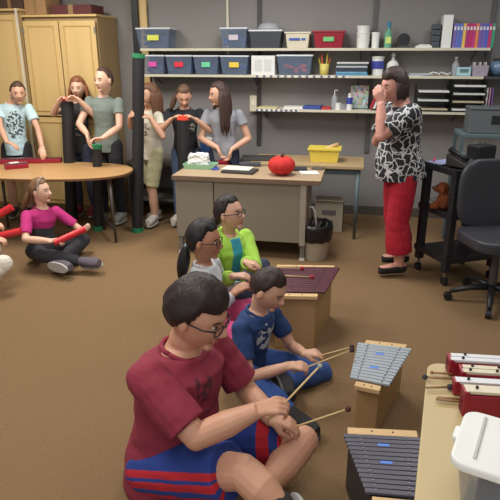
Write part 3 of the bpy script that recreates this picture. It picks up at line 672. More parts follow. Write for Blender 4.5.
def person(label, pel, neck, head, H, tf, hf, hu=(0,0,1), fat=1.0, skin=None, group=None,
           wr=None, wl=None, pr=(0,0,-1), pl=(0,0,-1), hr=None, hl=None,     # wrists, elbow poles, hands (dir, palm normal, curl)
           ar=None, al=None, kr=(0,1,0), kl=(0,1,0), toer=None, toel=None,    # ankles, knee poles, toe dirs
           kneeR=None, kneeL=None, top=None, bottom=None, shoes=None, hair=None, hh=.148, voxel=.0065,
           female=False, glasses=False, base=None, lips=(176,104,94), mid=None, hipf=None, brow=(50,36,28)):
    pel, neck, head = V(pel), V(neck), V(head)
    tf = V(tf); tf.z = 0; tf.normalize()
    neck = head + (neck-head).normalized()*min((neck-head).length, (.094 if fat > 1.1 else .099)*H*(hh/.148)**.7)
    up = (neck-pel).normalized()
    tr = tf.cross(up).normalized(); tfw = up.cross(tr).normalized()
    if hipf is None: hfw = V((tf.x,tf.y,0)).normalized()
    else: hfw = V(hipf).normalized()
    hrt = hfw.cross(V((0,0,1))).normalized()
    s = H/1.7; base = V(base) if base is not None else V((pel.x, pel.y, 0))
    root = thing('person', label, 'person', base, 0, group)
    # proportions
    ua, fa, th, sh = .168*H, .148*H, .238*H, .235*H
    shw = (.108 if not female else .102)*H*(1+.3*(fat-1)); hip = .052*H*(1+.4*(fat-1))
    hs = hh*H/.232
    SR = neck - up*.043*H + tr*shw; SLf = neck - up*.043*H - tr*shw
    HR = pel + hrt*hip; HL = pel - hrt*hip
    er, wr_ = ik(SR, V(wr), ua, fa, pr); el, wl_ = ik(SLf, V(wl), ua, fa, pl)
    def leg(Hj, ank, pole, knee):
        ank = V(ank)
        if knee is not None: return V(knee), ank
        return ik(Hj, ank, th, sh, pole)
    KR, AR = leg(HR, ar, kr, kneeR); KL, AL = leg(HL, al, kl, kneeL)
    # torso rings
    midp = V(mid) if mid is not None else (pel+neck)/2
    def spine(t): return pel*(1-t)**2 + (midp*2-(pel+neck)/2)*2*t*(1-t) + neck*t*t
    prof = [(-.14,.085,.07),(-.06,.118,.092),(.06,.138,.102),(.2,.128,.094),(.38,.112,.084),(.55,.122,.092),(.72,.138,.096),(.84,.146,.088),(.93,.105,.068),(1.0,.052,.05),(1.06,.04,.044)]
    if not female: prof = [(t, w*(.9 if t < .3 else 1.02), d) for t, w, d in prof]
    def torso(mb, t0, t1, inf, flare=0, seg=28, belly=0, shirt=False):
        R = []
        P = [p for p in prof if t0 < p[0] < t1 and not (shirt and p[0] < .06)]
        def at(t):
            if shirt and t < .06: return prof[2]
            for a, b_ in zip(prof, prof[1:]):
                if a[0] <= t <= b_[0]:
                    k = (t-a[0])/(b_[0]-a[0]); return (t, a[1]+(b_[1]-a[1])*k, a[2]+(b_[2]-a[2])*k)
            return prof[0] if t < prof[0][0] else prof[-1]
        P = [(t0,)+at(t0)[1:]] + P + [(t1,)+at(t1)[1:]]
        for t, w, d in P:
            c = spine(t) if t >= 0 else pel + (V((0,0,-1)) if False else -up)*(-t)*.3*H
            k = ss(0, .9, t); r = (hrt*(1-k)+tr*k).normalized(); f = V(up).cross(r).normalized()
            ff = fat if t < .9 else 1+(fat-1)*.4
            w_ = w*s*(1+(ff-1)*.8)+inf; d_ = d*s*ff+inf+flare*(1-ss(t0,t0+.5,t))
            bel = (.03*(fat-1)*3+belly)*math.exp(-((t-.28)/.2)**2)
            bust = (.022*s if female else 0)*math.exp(-((t-.66)/.1)**2)
            R.append([c + r*math.cos(q)*w_ + f*math.sin(q)*(d_+(bel+bust if math.sin(q) > 0 else 0)) for q in [2*math.pi*i/seg for i in range(seg)]])
        mb.rings(R)
    lf = 1+(fat-1)*.75
    RA = [.044*s*lf, .041*s*lf, .036*s*lf, .037*s*lf, .026*s*(1+(fat-1)*.4)]     # shoulder, mid upper, elbow, forearm, wrist
    ll = 1+(fat-1)*.5; RL = [.082*s*ll, .072*s*ll, .054*s*ll, .056*s*ll, .034*s]
    def arm(mb, S, E, W, t1=1, inf=0, t0=0, endk=1.0):
        """t1: 0..1 upper arm, 1..2 forearm"""
        pts = []; rad = []
        def pt(t): return S.lerp(E, t) if t <= 1 else E.lerp(W, t-1)
        def rr(t):
            q = t*2; tab = [RA[0], RA[1], RA[2], RA[3], RA[4]]; i = min(3, int(q)); return tab[i]+(tab[i+1]-tab[i])*(q-i)
        ts = [t for t in (0,.25,.5,.75,.92,1,1.08,1.25,1.5,1.75,2) if t < t1]+[t1]
        for t in ts: pts.append(pt(t)); rad.append((rr(t)+inf)*(1+(endk-1)*(t/t1)))
        # soften elbow
        mb.tube(pts, rad, 14)
        if t1 > 1: mb.ell(E, rr(1)+inf*.9, seg=12, rg=8)
        mb.ell(S, (RA[0]*1.0+inf), seg=14, rg=10)
    def legm(mb, Hj, K, A, t1=2, inf=0, endk=1.0, t0=0, clothy=None):
        def pt(t): return Hj.lerp(K, t) if t <= 1 else K.lerp(A, t-1)
        def rr(t):
            q = t*2; i = min(3, int(q)); return RL[i]+(RL[i+1]-RL[i])*(q-i)
        ts = [t for t in (0,.25,.5,.75,.9,1,1.1,1.3,1.5,1.75,2) if t < t1]+[t1]
        mb.tube([pt(t) for t in ts], [(rr(t)+(inf if clothy is None else clothy+(inf-clothy)*(t/t1)))*(1+(endk-1)*(t/t1)) for t in ts], 16)
        if t1 > 1: mb.ell(K, rr(1)+inf*.9, seg=14, rg=8)
        mb.ell(Hj, RL[0]*1.0+(inf if clothy is None else clothy), seg=14, rg=10)
    # head frame
    hf = V(hf).normalized(); hu = V(hu); hrr = hf.cross(hu).normalized(); hu = hrr.cross(hf).normalized()
    HM = Matrix((hrr, hf, hu)).transposed()
    def hp_(x, y, z): return head + HM @ (V((x, y, z))*hs)
    body = MB()
    torso(body, -.14, 1.06, 0)
    nb = neck + up*.0; nt_ = hp_(0, -.018, -.075)
    body.tube([neck-up*.04*s, neck+up*.01, nb.lerp(nt_, .6), nt_, hp_(0,-.01,-.03)], [.062*s*lf, .052*s*(1+(fat-1)*.5), .048*s*(1+(fat-1)*.5), .05*s, .05*s], 16)
    arm(body, SR, er, wr_, 2); arm(body, SLf, el, wl_, 2)
    legm(body, HR, KR, AR); legm(body, HL, KL, AL)
    # head surface
    NR, NS = 22, 30; Rr = []
    for j in range(1, NR):
        ph = math.pi*j/NR; z = -math.cos(ph); q = math.sin(ph)
        Rr.append([head + HM @ (headpt(q*math.sin(a), q*math.cos(a), z)*hs) for a in [2*math.pi*i/NS for i in range(NS)]])
    body.rings(Rr)
    body.tube([hp_(0,.082,.018), hp_(0,.094,-.004), hp_(0,.107,-.026), hp_(0,.094,-.036)], [.007*hs,.009*hs,.0125*hs,.012*hs], 10)
    for sx in (-1, 1):
        body.ell(hp_(sx*.011,.092,-.031), .009*hs, seg=8, rg=6)
        body.ell(hp_(sx*.076,-.008,-.008), (.010*hs,.019*hs,.031*hs), M=HM @ Matrix.Rotation(-sx*.25,3,'Z'), seg=12, rg=8)
    body.ell(hp_(0,.086,-.056), (.021*hs,.010*hs,.005*hs), M=HM, seg=12, rg=6).ell(hp_(0,.085,-.066), (.019*hs,.010*hs,.006*hs), M=HM, seg=12, rg=6)
    body.ell(hp_(0,.068,-.092), (.022*hs,.019*hs,.015*hs), M=HM, seg=12, rg=8)
    # hands
    grips = {}
    def hand(S, E, W, spec, side):
        fd = (W-E).normalized()
        d, n, curl = spec if spec else (None, None, .35)
        d = V(d).normalized() if d is not None else fd
        n = V(n) if n is not None else V((0,0,-1))
        n = n - d*n.dot(d)
        if n.length < .05: n = V((0,1,0)) - d*d.y
        n.normalize()
        t = d.cross(n)*side       # thumb side
        k = s*.98
        for i in range(4):
            o = (1.5-i)
            a = W + t*o*.011*k; kn = W + d*(.083-.004*abs(o-.5))*k + t*o*.0205*k
            body.tube([a-d*.012*k, a+d*.03*k, kn], [.0165*k, .0145*k, .0115*k], 10)
            L = [.040,.044,.040,.031][i]*k; p = kn; dirv = V(d); rad = [.0105,.0105,.0098,.0088][i]*k
            pts = [kn]; 
            for q, (m_, c_) in enumerate(((1,.9),(.65,1.25),(.5,.8))):
                ang = curl*c_*1.25
                dirv = (dirv*math.cos(ang)+V(n if q == 0 else nn)*math.sin(ang)).normalized() if q == 0 else (dirv*math.cos(ang)+nn*math.sin(ang)).normalized()
                # rotating normal with the finger
                nn = (n - dirv*n.dot(dirv))
                if nn.length < .2 or q > 0: nn = t.cross(dirv)*side*-1; 
                nn.normalize()
                if nn.dot(t.cross(dirv)) == 0: pass
                # keep nn on the palm side: perpendicular to t and dirv
                cr = dirv.cross(t); nn = cr*side*-1 if False else (cr if cr.dot(W+n*.05*k+d*.06*k-p) > 0 else -cr); nn.normalize()
                p = p + dirv*L*m_; pts.append(V(p))
            body.tube(pts, [rad, rad*.97, rad*.9, rad*.72], 8)
            body.ell(pts[-1], rad*.74, seg=8, rg=6)
        tb = W + d*.022*k + t*.026*k + n*.006*k
        td = (d*.62 + t*(.62-.25*curl) + n*(.25+.35*curl)).normalized(); td2 = (d*.95 + t*(.1-.35*curl) + n*(.1+.4*curl)).normalized()
        body.tube([W+d*.005*k+t*.012*k, tb, tb+td*.034*k, tb+td*.034*k+td2*.024*k, tb+td*.034*k+td2*.044*k], [.015*k,.0155*k,.0125*k,.0108*k,.0085*k], 10)
        body.ell(tb+td*.034*k+td2*.045*k, .0085*k, seg=8, rg=6)
        return dict(grip=W + d*.078*k + n*.03*k, t=t, d=d, n=n, W=W)
    grips['R'] = hand(SR, er, wr_, hr, -1) if False else hand(SR, er, wr_, hr, 1)
    grips['L'] = hand(SLf, el, wl_, hl, -1)
    # feet
    def foot(K, A, toe):
        ld = (A-K).normalized()
        if toe is None: toe = V((hfw.x, hfw.y, 0))
        toe = V(toe).normalized()
        # sole normal: perpendicular to toe, facing away from the shin
        sn = ld - toe*ld.dot(toe)
        if sn.length < .1: sn = V((0,0,-1)) - toe*toe.z*-1
        sn.normalize()
        return toe, sn
    def footloft(mb, A, toe, sn, inf, low=False):
        x = toe.cross(sn).normalized(); k = s
        rows = [(-.055,.026,.030,.045),(-.03,.034,.045,.052),(.0,.036,.052,.056),(.05,.040,.040,.056),(.1,.045,.028,.058),(.15,.044,.020,.058),(.18,.030,.014,.056)]
        R = []
        for yy, w, hh_, dp in rows:
            if low: hh_ = min(hh_, -.028) if False else hh_*.45
            c = A + toe*yy*k*1.0
            bot = dp*k*1.0+inf*.5; topk = (hh_*k+inf)
            w_ = w*k*.92+inf; R.append([c + x*math.cos(q)*w_ + sn*(bot-(bot+topk if False else (bot+topk))*(.5+.5*math.sin(q))**(.55 if math.sin(q)>0 else .8) if math.sin(q) > -1 else sn*0) for q in [2*math.pi*i/14 for i in range(14)]])
        mb.rings(R)
    for K, A, toe in ((KR, AR, toer), (KL, AL, toel)):
        tv, sn = foot(K, A, toe); footloft(body, A, tv, sn, -.002)
    sk = skinmat(*skin) if skin else skinmat('fair', (214,166,140))
    me = remesh(body, voxel, 2, off=base)
    lipm = mat('lip%s' % (lips,), lips, .45)
    HI = HM.transposed()
    def lipfn(c):
        q = HI @ (c+base-head)/hs
        return 1 if (abs(q.x) < .021 and -.0735 < q.z < -.052 and q.y > .078 and abs(q.x) < .024-.9*abs(q.z+.062)) else 0
    paint(me, lipfn); mkme('body', me, [sk, lipm], root)
    # eyes, brows
    for sx in (-1, 1):
        e = MB().ell(hp_(sx*.031,.0745,.002), (.0125*hs,.010*hs,.0062*hs), M=HM, seg=12, rg=8)
        eo = mk('eye', e, mat('eye_white',(186,176,168),.25), root, smooth=True, off=base)
        mk('iris', MB().ell(hp_(sx*.031,.0805,.002), (.0075*hs,.0056*hs,.0064*hs), M=HM, seg=10, rg=6), mat('iris_dark',(44,32,26),.15), eo, smooth=True, off=base)
        mk('eyebrow', MB().tube([hp_(sx*.017,.0885,.019), hp_(sx*.032,.0855,.024), hp_(sx*.047,.074,.019)], [.0022*hs,.003*hs,.0018*hs], 6), mat('brow%s' % (brow,), brow, .9), root, smooth=True, off=base)
    # hair
    if hair:
        hc = hair['c']; hm = mat('hair%s' % (hc,), hc, .5, .4, 22, .35, 0, (5,5,1.2), .35)
        style = hair['style']; thick = hair.get('t', .016)
        zf = hair.get('front', .55); zs = hair.get('side', .0); zb = hair.get('back', -.62)
        hb = MB(); Rr = []; NR, NS = 40, 56
        rnd = random.Random(hash(hc) % 1000 + 3)
        for j in range(1, NR):
            ph = math.pi*j/NR; z = -math.cos(ph); q = math.sin(ph); ring = []
            for i in range(NS):
                a = 2*math.pi*i/NS; x, y = q*math.sin(a), q*math.cos(a)
                yy = y
                if yy > .45: line = zf + .03*math.sin(x*7+1)
                elif yy > .02: line = zs + (zf-zs)*ss(.02,.45,yy)
                elif yy > -.25: line = zb*.55 + (zs-zb*.55)*ss(-.25,.02,yy)
                else: line = zb + (zb*.55-zb)*ss(-.7,-.25,yy)
                k = ss(-.05, .07, z-line)
                nz = noise.noise(V((x*3, y*3, z*1.5+hs)))*.006 + noise.noise(V((x*14, y*14, z*4)))*.0035
                p0 = headpt(x, y, z); nrm = V((x/.074, y/.094, z/.116)).normalized()
                k2 = ss(-.02, .38, z-line); off = -.022*(1-k) + (.004+(thick-.004)*k2+nz*(.3+.7*k2))*k
                ring.append(head + HM @ ((p0+nrm*off)*hs))
            Rr.append(ring)
        hb.rings(Rr)
        def strand(pts, rad, seg=7): hb.tube(pts, rad, seg, flat=.6)
        down = V((0,0,-1))
        if style in ('long', 'bob'):
            L = hair.get('len', .3); n = 46
            for i in range(n):
                a = math.pi*(.56 + .88*i/(n-1)) + (0)          # around the back from ear to ear (angle from front, through back)
                a = math.radians(84 + 192*i/(n-1)); x, y = math.sin(a), math.cos(a)
                z0 = .25+.15*rnd.random()
                st = headpt(x*.95, y*.95, z0)+V((x,y,0))*.008
                st = head + HM @ (st*hs)
                out = HM @ V((x, y, 0)); out.z = 0
                LL = L*(.85+.25*rnd.random())
                pts = []
                for q in range(7):
                    t = q/6.0
                    bulge = .022*math.sin(min(1, t*1.6)*math.pi*.6) + (.01*t if style == 'long' else -.01*t)
                    pts.append(st + down*LL*t + out*(bulge*hs*(1 if t < .7 else 1)) + V((noise.noise(V((i*.7,t*2,1))), noise.noise(V((i*.7,t*2,5))), 0))*.012*t)
                strand(pts, [.012*hs,.017*hs,.018*hs,.017*hs,.015*hs,.012*hs,.004*hs])
        if style in ('ponytail', 'sideponytail', 'bun'):
            ax, ay, az = hair.get('anchor', (0,-.105,.01))
            an = hp_(ax, ay, az)
            if style == 'bun':
                hb.ell(an, (.036*hs,.03*hs,.036*hs), M=HM, seg=14, rg=10)
            else:
                L = hair.get('len', .26); dirh = V(hair.get('dir', tuple(-hf.xyz*.5+down))).normalized()
                out = (an-head).normalized()
                for i in range(12):
                    a = 2*math.pi*i/12; jx = V((math.cos(a), math.sin(a), 0))*.011*hs
                    pts = [an-out*.03*hs+jx*.6, an+out*.012*hs+jx]; 
                    for q in range(1, 7):
                        t = q/6; pts.append(an+out*.016*hs*(1-t*.5) + dirh*L*t*(.9+.15*rnd.random()) + jx*(1+.9*math.sin(t*math.pi)) )
                    pk = hair.get('thick', 1.0); strand(pts, [q*hs*pk for q in (.009,.010,.014,.017,.017,.015,.011,.004)])
                tie = hair.get('tie')
                if tie: mk('hair_tie', MB().ell(an+out*.012*hs, (.02*hs,.014*hs,.02*hs), M=HM), mat('tie%s' % (tie,), tie, .8), root, smooth=True, off=base)
        mk('hair', hb, hm, root, smooth=True, off=base)
        if hair.get('band'):
            pts = [hp_(.084*math.cos(a), .02+.02*math.sin(a), .0+.126*math.sin(a)) for a in [math.pi*i/14 for i in range(15)]]
            mk('headband', MB().tube(pts, .003*hs, 8, flat=1.8), mat('band%s' % (hair['band'],), hair['band'], .6), root, smooth=True, off=base)
    if glasses:
        g = MB()
        for sx in (-1, 1):
            c = (sx*.033, .098, -.001); N = 16
            pts = [hp_(c[0]+.025*math.copysign(abs(math.cos(a))**.7, math.cos(a)), c[1]-.006*abs(math.cos(a) if sx*math.cos(a) > 0 else 0), c[2]+.016*math.copysign(abs(math.sin(a))**.7, math.sin(a))) for a in [2*math.pi*i/N for i in range(N+1)]]
            g.tube(pts, .0023*hs, 6)
            g.tube([hp_(sx*.057,.092,.006), hp_(sx*.08,.06,.006), hp_(sx*.083,-.005,.004)], .0026*hs, 6)
        g.tube([hp_(-.008,.1,.003), hp_(.008,.1,.003)], .0023*hs, 6)
        mk('glasses', g, mat('glass_frame',(34,30,34),.3), root, smooth=True, off=base)
    # clothes
    if top:
        mb = MB(); inf = top.get('inf', .012)
        torso(mb, top.get('hem', -.04), top.get('neck', .955), inf, top.get('flare', 0), belly=top.get('belly', 0), shirt=True)
        if top.get('skirt'):
            torso(mb, -.14, .1, inf+.008)
        arm(mb, SR, er, wr_, top.get('sleeve', .6), inf*.95, endk=top.get('endk', 1.12)); arm(mb, SLf, el, wl_, top.get('sleeveL', top.get('sleeve', .6)), inf*.95, endk=top.get('endk', 1.12))
        if top.get('hood'):
            mb.tube([neck+tr*.06*s+tfw*.05*s-up*.02, neck+tr*.075*s-tfw*.02*s+up*.005, neck-tfw*.085*s-up*.01, neck-tr*.075*s-tfw*.02*s+up*.005, neck-tr*.06*s+tfw*.05*s-up*.02], [.014,.022,.034,.022,.014], 10)
            mb.ell(neck-tfw*.1*s-up*.06*s, (.09*s,.035*s,.07*s), M=Matrix((tr,tfw,up)).transposed())
        me = remesh(mb, voxel, 3, off=base, disp=top.get('wr', .005)*.8, dscale=.09)
        if top.get('fn'):
            C = dict(base=base, pel=pel, neck=neck, up=up, tr=tr, tf=tfw, s=s, SR=SR, SL=SLf)
            paint(me, lambda c: top['fn'](c+base, C))
        mkme(top.get('name', 'shirt'), me, top['m'], root)
        if top.get('collar', True):
            cpt = spine(.955) if True else neck
            pts = []
            wN = .068*s*(1+(fat-1)*.5)
            for i in range(25):
                a = 2*math.pi*i/24
                pts.append(cpt + up*(.012*s - .02*s*max(0, math.sin(a))) + tr*math.cos(a)*wN*1.08 + tfw*math.sin(a)*wN*1.05)
            mm = top.get('collar_m') or (top['m'][0] if isinstance(top['m'], list) else top['m'])
            mk('collar', MB().tube(pts, .0075*s+.002, 8), mm, root, smooth=True, off=base)
    if bottom:
        mb = MB(); inf = bottom.get('inf', .01)
        torso(mb, -.14, bottom.get('waist', .12), inf*.6)
        legm(mb, HR, KR, AR, bottom.get('len', 1.9), inf, bottom.get('endk', 1.05), clothy=min(inf,.009)); legm(mb, HL, KL, AL, bottom.get('len', 1.9), inf, bottom.get('endk', 1.05), clothy=min(inf,.009))
        me = remesh(mb, voxel, 3, off=base, disp=bottom.get('wr', .005)*.8, dscale=.09)
        if bottom.get('fn'):
            C = dict(base=base, HR=HR, HL=HL, KR=KR, KL=KL, AR=AR, AL=AL, s=s, pel=pel)
            paint(me, lambda c: bottom['fn'](c+base, C))
        mkme(bottom.get('name', 'trousers'), me, bottom['m'], root)
    if shoes:
        for K, A, toe in ((KR, AR, toer), (KL, AL, toel)):
            tv, sn = foot(K, A, toe)
            mb = MB(); footloft(mb, A, tv, sn, shoes.get('inf', .008), shoes.get('low', False))
            sh_ = mkme('shoe', remesh(mb, .005, 3, off=base), shoes['m'], root)
            if shoes.get('sole'):
                x = tv.cross(sn).normalized(); k = s
                R = []
                for dz in (.052*k, .052*k+.016):
                    R.append([A + tv*(.06*k+ .132*k*math.copysign(abs(math.cos(q))**.8, math.cos(q))) + x*math.sin(q)*(.046*k+.004) + sn*dz for q in [2*math.pi*i/28 for i in range(28)]])
                mk('sole', MB().rings(R), shoes['sole'], sh_, off=base, bevel=.003)
    grips.update(er=er, el=el, SR=SR, SL=SLf, KR=KR, KL=KL, AR=AR, AL=AL, root=root, base=base, HM=HM, head=head)
    return grips
def cloth(key, c, **k): return mat(key, c, .88, .1, 14, .08, **k)
fair=('fair',(208,162,136)); tan=('tan',(178,126,98)); pale=('pale',(218,176,152)); ruddy=('ruddy',(206,150,124))

def stand(px, Y, H, **k):
    """pelvis / neck / head of someone upright whose feet stand on the floor at ground distance Y"""
    lean = V(k.pop('lean', (0,0,0))); x = U(px, 150, Y).x
    # column of pixel px at mid height
    X = (px-250)/F*(Y*CP+(CH-H*.55)*SP)
    P = V((X, Y, .52*H)); N = V((X, Y, .815*H))+lean; Hd = V((X, Y, H*.925))+lean*1.4
    return P, N, Hd
def mallet(p0, p1, headc, label, r=.013, name='mallet', group=None, base=None, stickm=None):
    p0, p1 = V(p0), V(p1); b_ = p1
    t = thing(name, label, 'mallet', p0, 0, group)
    mk('stick', MB().tube([p0-p0, p1-p0], .0038, 8), mat('stick_birch',(206,178,126),.5) if stickm is None else stickm, t, smooth=True)
    mk('mallet_head', MB().ell(p1-p0, r), mat('mh%s' % (headc,), headc, .8, .15, 40, .2), t, smooth=True)
    return t
def tube_inst(p0, p1, r, m, capm, label, group, name='percussion_tube', basem=None):
    p0, p1 = V(p0), V(p1)
    t = thing(name, label, 'tube', p0, 0, group); d = (p1-p0); L = d.length; dn = d/L
    mk('barrel', MB().tube([V((0,0,0)), d], r, 24), m, t)
    if capm:
        mk('top_collar', MB().tube([d-dn*.035, d+dn*.004], r*1.06, 24), capm, t)
        mk('bottom_collar', MB().tube([dn*.0, dn*.05], r*1.06, 24), basem or capm, t)
    return t
UPZ=V((0,0,1))
M_bt=mat('tube_black',(34,34,38),.55,.15,20)
# ---- boy at the oval table
P,N,Hd=stand(16,5.95,1.5)
Hd=U(18,93,5.88); 
person('boy in a pale blue T-shirt with a hat-and-face print standing behind the oval table',P,N,Hd,1.46,(.12,-1,0),(.45,-.9,-.1),
 wr=U(7,143,5.62),wl=U(45,155,5.68),pr=(-1,.3,-.3),pl=(1,.5,-.2),hr=((.9,-.1,-.3),(0,0,-1),.3),hl=((.2,-.5,-.6),(0,.2,-1),.25),
 ar=(P.x-.12,5.97,.07),al=(P.x+.08,5.93,.07),kr=(0,-1,0),kl=(0,-1,0),
 top=dict(m=shirt_print('tee_ltblue',(186,212,220),(74,86,92),(.05,-.09,1.02),.09,.15,45,.5),sleeve=.62,hem=-.16,inf=.016,flare=.02),
 bottom=dict(m=cloth('shorts_black',(40,40,44)),len=.85,inf=.03,endk=1.15,name='shorts'),shoes=dict(m=cloth('shoe_dk',(60,56,60)),sole=M_sole),
 hair=dict(c=(78,58,46),style='short',t=.012,front=.6,back=-.35),skin=fair,glasses=False)
# ---- redhead with tall tube
P,N,Hd=stand(80,6.05,1.5)
P.y=N.y=6.02; Hd=U(78,88,5.97)
tb=U(71,214,5.72); tb.z=0.0; tt_=U(67,97,5.72)
person('girl with long auburn hair peeking over a tall black tube with red rim',P,N,Hd,1.46,(-.2,-1,0),(-.05,-1,-.05),
 wr=U(62,99,5.66)+V((-.04,.02,-.02)),wl=U(75,98,5.64)+V((.03,.02,-.02)),pr=(-.8,.3,-1),pl=(.8,.3,-1),hr=((.7,-.2,.4),(.6,-.6,-.3),.5),hl=((-.7,-.2,.4),(-.6,-.6,-.3),.5),
 ar=(P.x-.06,6.0,.07),al=(P.x+.12,6.0,.07),kr=(0,-1,0),kl=(0,-1,0),female=True,
 top=dict(m=shirt_print('tee_charcoal',(52,52,58),(150,150,150),(.03,-.1,1.0),.1,.1,40,.56),sleeve=.5,hem=-.15,inf=.013),
 bottom=dict(m=cloth('jean_dk',(70,76,96)),len=1.92,inf=.008,name='jeans'),shoes=dict(m=cloth('shoe_red',(150,60,70)),sole=M_sole),
 hair=dict(c=(132,80,54),style='long',len=.34,front=.55),skin=pale)
tube_inst(tb,tt_,.06,M_bt,M_red,'tall black tube with red rims held by the auburn-haired girl','tall black percussion tubes')
# ---- grey shirt girl
P,N,Hd=stand(107,5.78,1.58)
Hd=U(104,80,5.72)
tb=U(97,218,5.5); tb.z=0; tt_=U(97,145,5.5)
person('tall girl in a heather green-grey T-shirt and dark trousers, hair tied back',P,N,Hd,1.56,(-.25,-1,0),(-.55,-.85,-.05),
 wr=U(87,134,5.5),wl=U(103,138,5.42),pr=(-1,.3,-.6),pl=(1,.4,-.8),hr=((.2,-.1,-.9),(.9,-.2,0),.15),hl=((-.9,-.3,0),(0,-.2,-1),.35),
 ar=(P.x-.1,5.78,.07),al=(P.x+.1,5.78,.07),kr=(0,-1,0),kl=(0,-1,0),female=True,
 top=dict(m=cloth('tee_greygreen',(122,134,128)),sleeve=.5,hem=-.12,inf=.01),
 bottom=dict(m=cloth('leggings_bk',(38,38,44)),len=1.92,inf=.012),shoes=dict(m=cloth('shoe_ltg',(170,170,168)),sole=M_sole),
 hair=dict(c=(72,54,46),style='sideponytail',front=.72,t=.008,len=.2,anchor=(.05,-.07,-.05),dir=(-.3,-.25,-1)),skin=pale)
tube_inst(tb,tt_,.045,M_bt,M_green,'shorter black tube with green rims in front of the tall girl in grey-green','tall black percussion tubes')
# ---- khaki girl behind the tallest tube
P,N,Hd=stand(152,5.75,1.46)
Hd=U(150,95,5.72); tb=U(137,222,5.45); tb.z=0; tt_=U(138.5,54,5.45)
person('girl in a cream T-shirt and khaki shorts half hidden by the tallest black tube',P,N,Hd,1.44,(-.75,-.65,0),(-.85,-.5,-.05),
 wr=U(131,117,5.42)+V((-.02,.06,0)),wl=U(146,117,5.42)+V((.03,.05,-.01)),pr=(-.5,.3,-1),pl=(.6,0,-1),hr=((.3,-.6,.3),(.9,0,0),.5),hl=((-.8,-.4,.3),(-.5,0,-.2),.45),
 ar=(P.x+.0,5.86,.07),al=(P.x-.0,5.66,.07),kr=(-.8,-.6,0),kl=(-.8,-.6,0),toer=(-.4,-.8,0),toel=(-.3,-.9,0),female=True,
 top=dict(m=shirt_print('tee_cream',(216,210,192),(110,110,104),(-.06,-.09,1.0),.07,.07,40,.5),sleeve=.5,hem=-.16,inf=.014,flare=.01),
 bottom=dict(m=mat('khaki_print',(190,184,146),.85,.25,40,.05),len=1.0,inf=.016,endk=1.05,name='shorts'),shoes=dict(m=cloth('shoe_w',(206,200,190)),sole=M_sole),
 hair=dict(c=(110,76,58),style='long',len=.24,front=.5),skin=fair)
tube_inst(tb,tt_,.056,M_bt,M_green,'tallest black tube with green tape rims, reaching above the girls','tall black percussion tubes')
# ---- black T-shirt girl with red-topped tube
P,N,Hd=stand(186,5.72,1.47)
Hd=U(184,96,5.62); tb=U(184,221,5.42); tb.z=0; tt_=U(183,116,5.42)
person('girl in a black T-shirt looking down at a tube with bright red rim',P,N,Hd,1.45,(0,-1,0),(.12,-.85,-.5),
 wr=U(172,119,5.45),wl=U(195,119,5.45),pr=(-1,.2,-1),pl=(1,.2,-1),hr=((.6,-.4,.4),(.6,-.2,-.6),.45),hl=((-.6,-.4,.4),(-.6,-.2,-.6),.45),
 ar=(P.x-.1,5.72,.07),al=(P.x+.1,5.65,.07),kr=(0,-1,0),kl=(0,-1,0),toer=(-.3,-1,0),toel=(.3,-1,0),female=True,
 top=dict(m=shirt_print('tee_black',(38,40,46),(170,170,150),(.1,-.1,1.02),.05,.05,50,.52),sleeve=.6,hem=-.12,inf=.016),
 bottom=dict(m=cloth('jean_mid',(76,92,124)),len=1.92,inf=.01,name='jeans'),shoes=dict(m=cloth('shoe_w',(206,200,190)),sole=M_sole),
 hair=dict(c=(98,72,56),style='sideponytail',front=.6,t=.009,len=.16,anchor=(.075,-.06,-.02),dir=(-.35,-.1,-1)),skin=fair)
tube_inst(tb,tt_,.056,M_bt,mat('orange_red',(232,70,50)),'black tube with orange-red rim held by the girl in the black T-shirt','tall black percussion tubes')
# ---- grey T-shirt long hair
P,N,Hd=stand(224,5.55,1.5)
Hd=U(219,94,5.5)
person('girl in a grey T-shirt with very long dark hair standing behind the desk',P,N,Hd,1.47,(-.15,-1,0),(-.9,-.35,-.15),
 wr=U(218,148,5.42),wl=U(231,150,5.42),pr=(-1,.4,0),pl=(1,.4,0),hr=((.3,-.2,-.9),(.5,-.2,0),.4),hl=((-.2,-.2,-.9),(-.5,-.2,0),.4),
 ar=(P.x-.08,5.55,.07),al=(P.x+.1,5.55,.07),kr=(0,-1,0),kl=(0,-1,0),female=True,
 top=dict(m=cloth('tee_grey',(140,142,150)),sleeve=.42,hem=-.14,inf=.014,endk=1.2),
 bottom=dict(m=cloth('jean_navy',(52,58,80)),len=1.92,inf=.01,name='jeans'),shoes=dict(m=cloth('shoe_dk',(60,56,60)),sole=M_sole),
 hair=dict(c=(66,48,44),style='long',len=.4,front=.62,t=.012),skin=fair)
tb=U(223,180,5.4); tb=V((tb.x,tb.y,.3)); tt_=U(223,161,5.38); tube_inst(tb,tt_,.05,M_bt,M_crim,'dark tube with crimson rim held low by the long-haired girl','tall black percussion tubes')

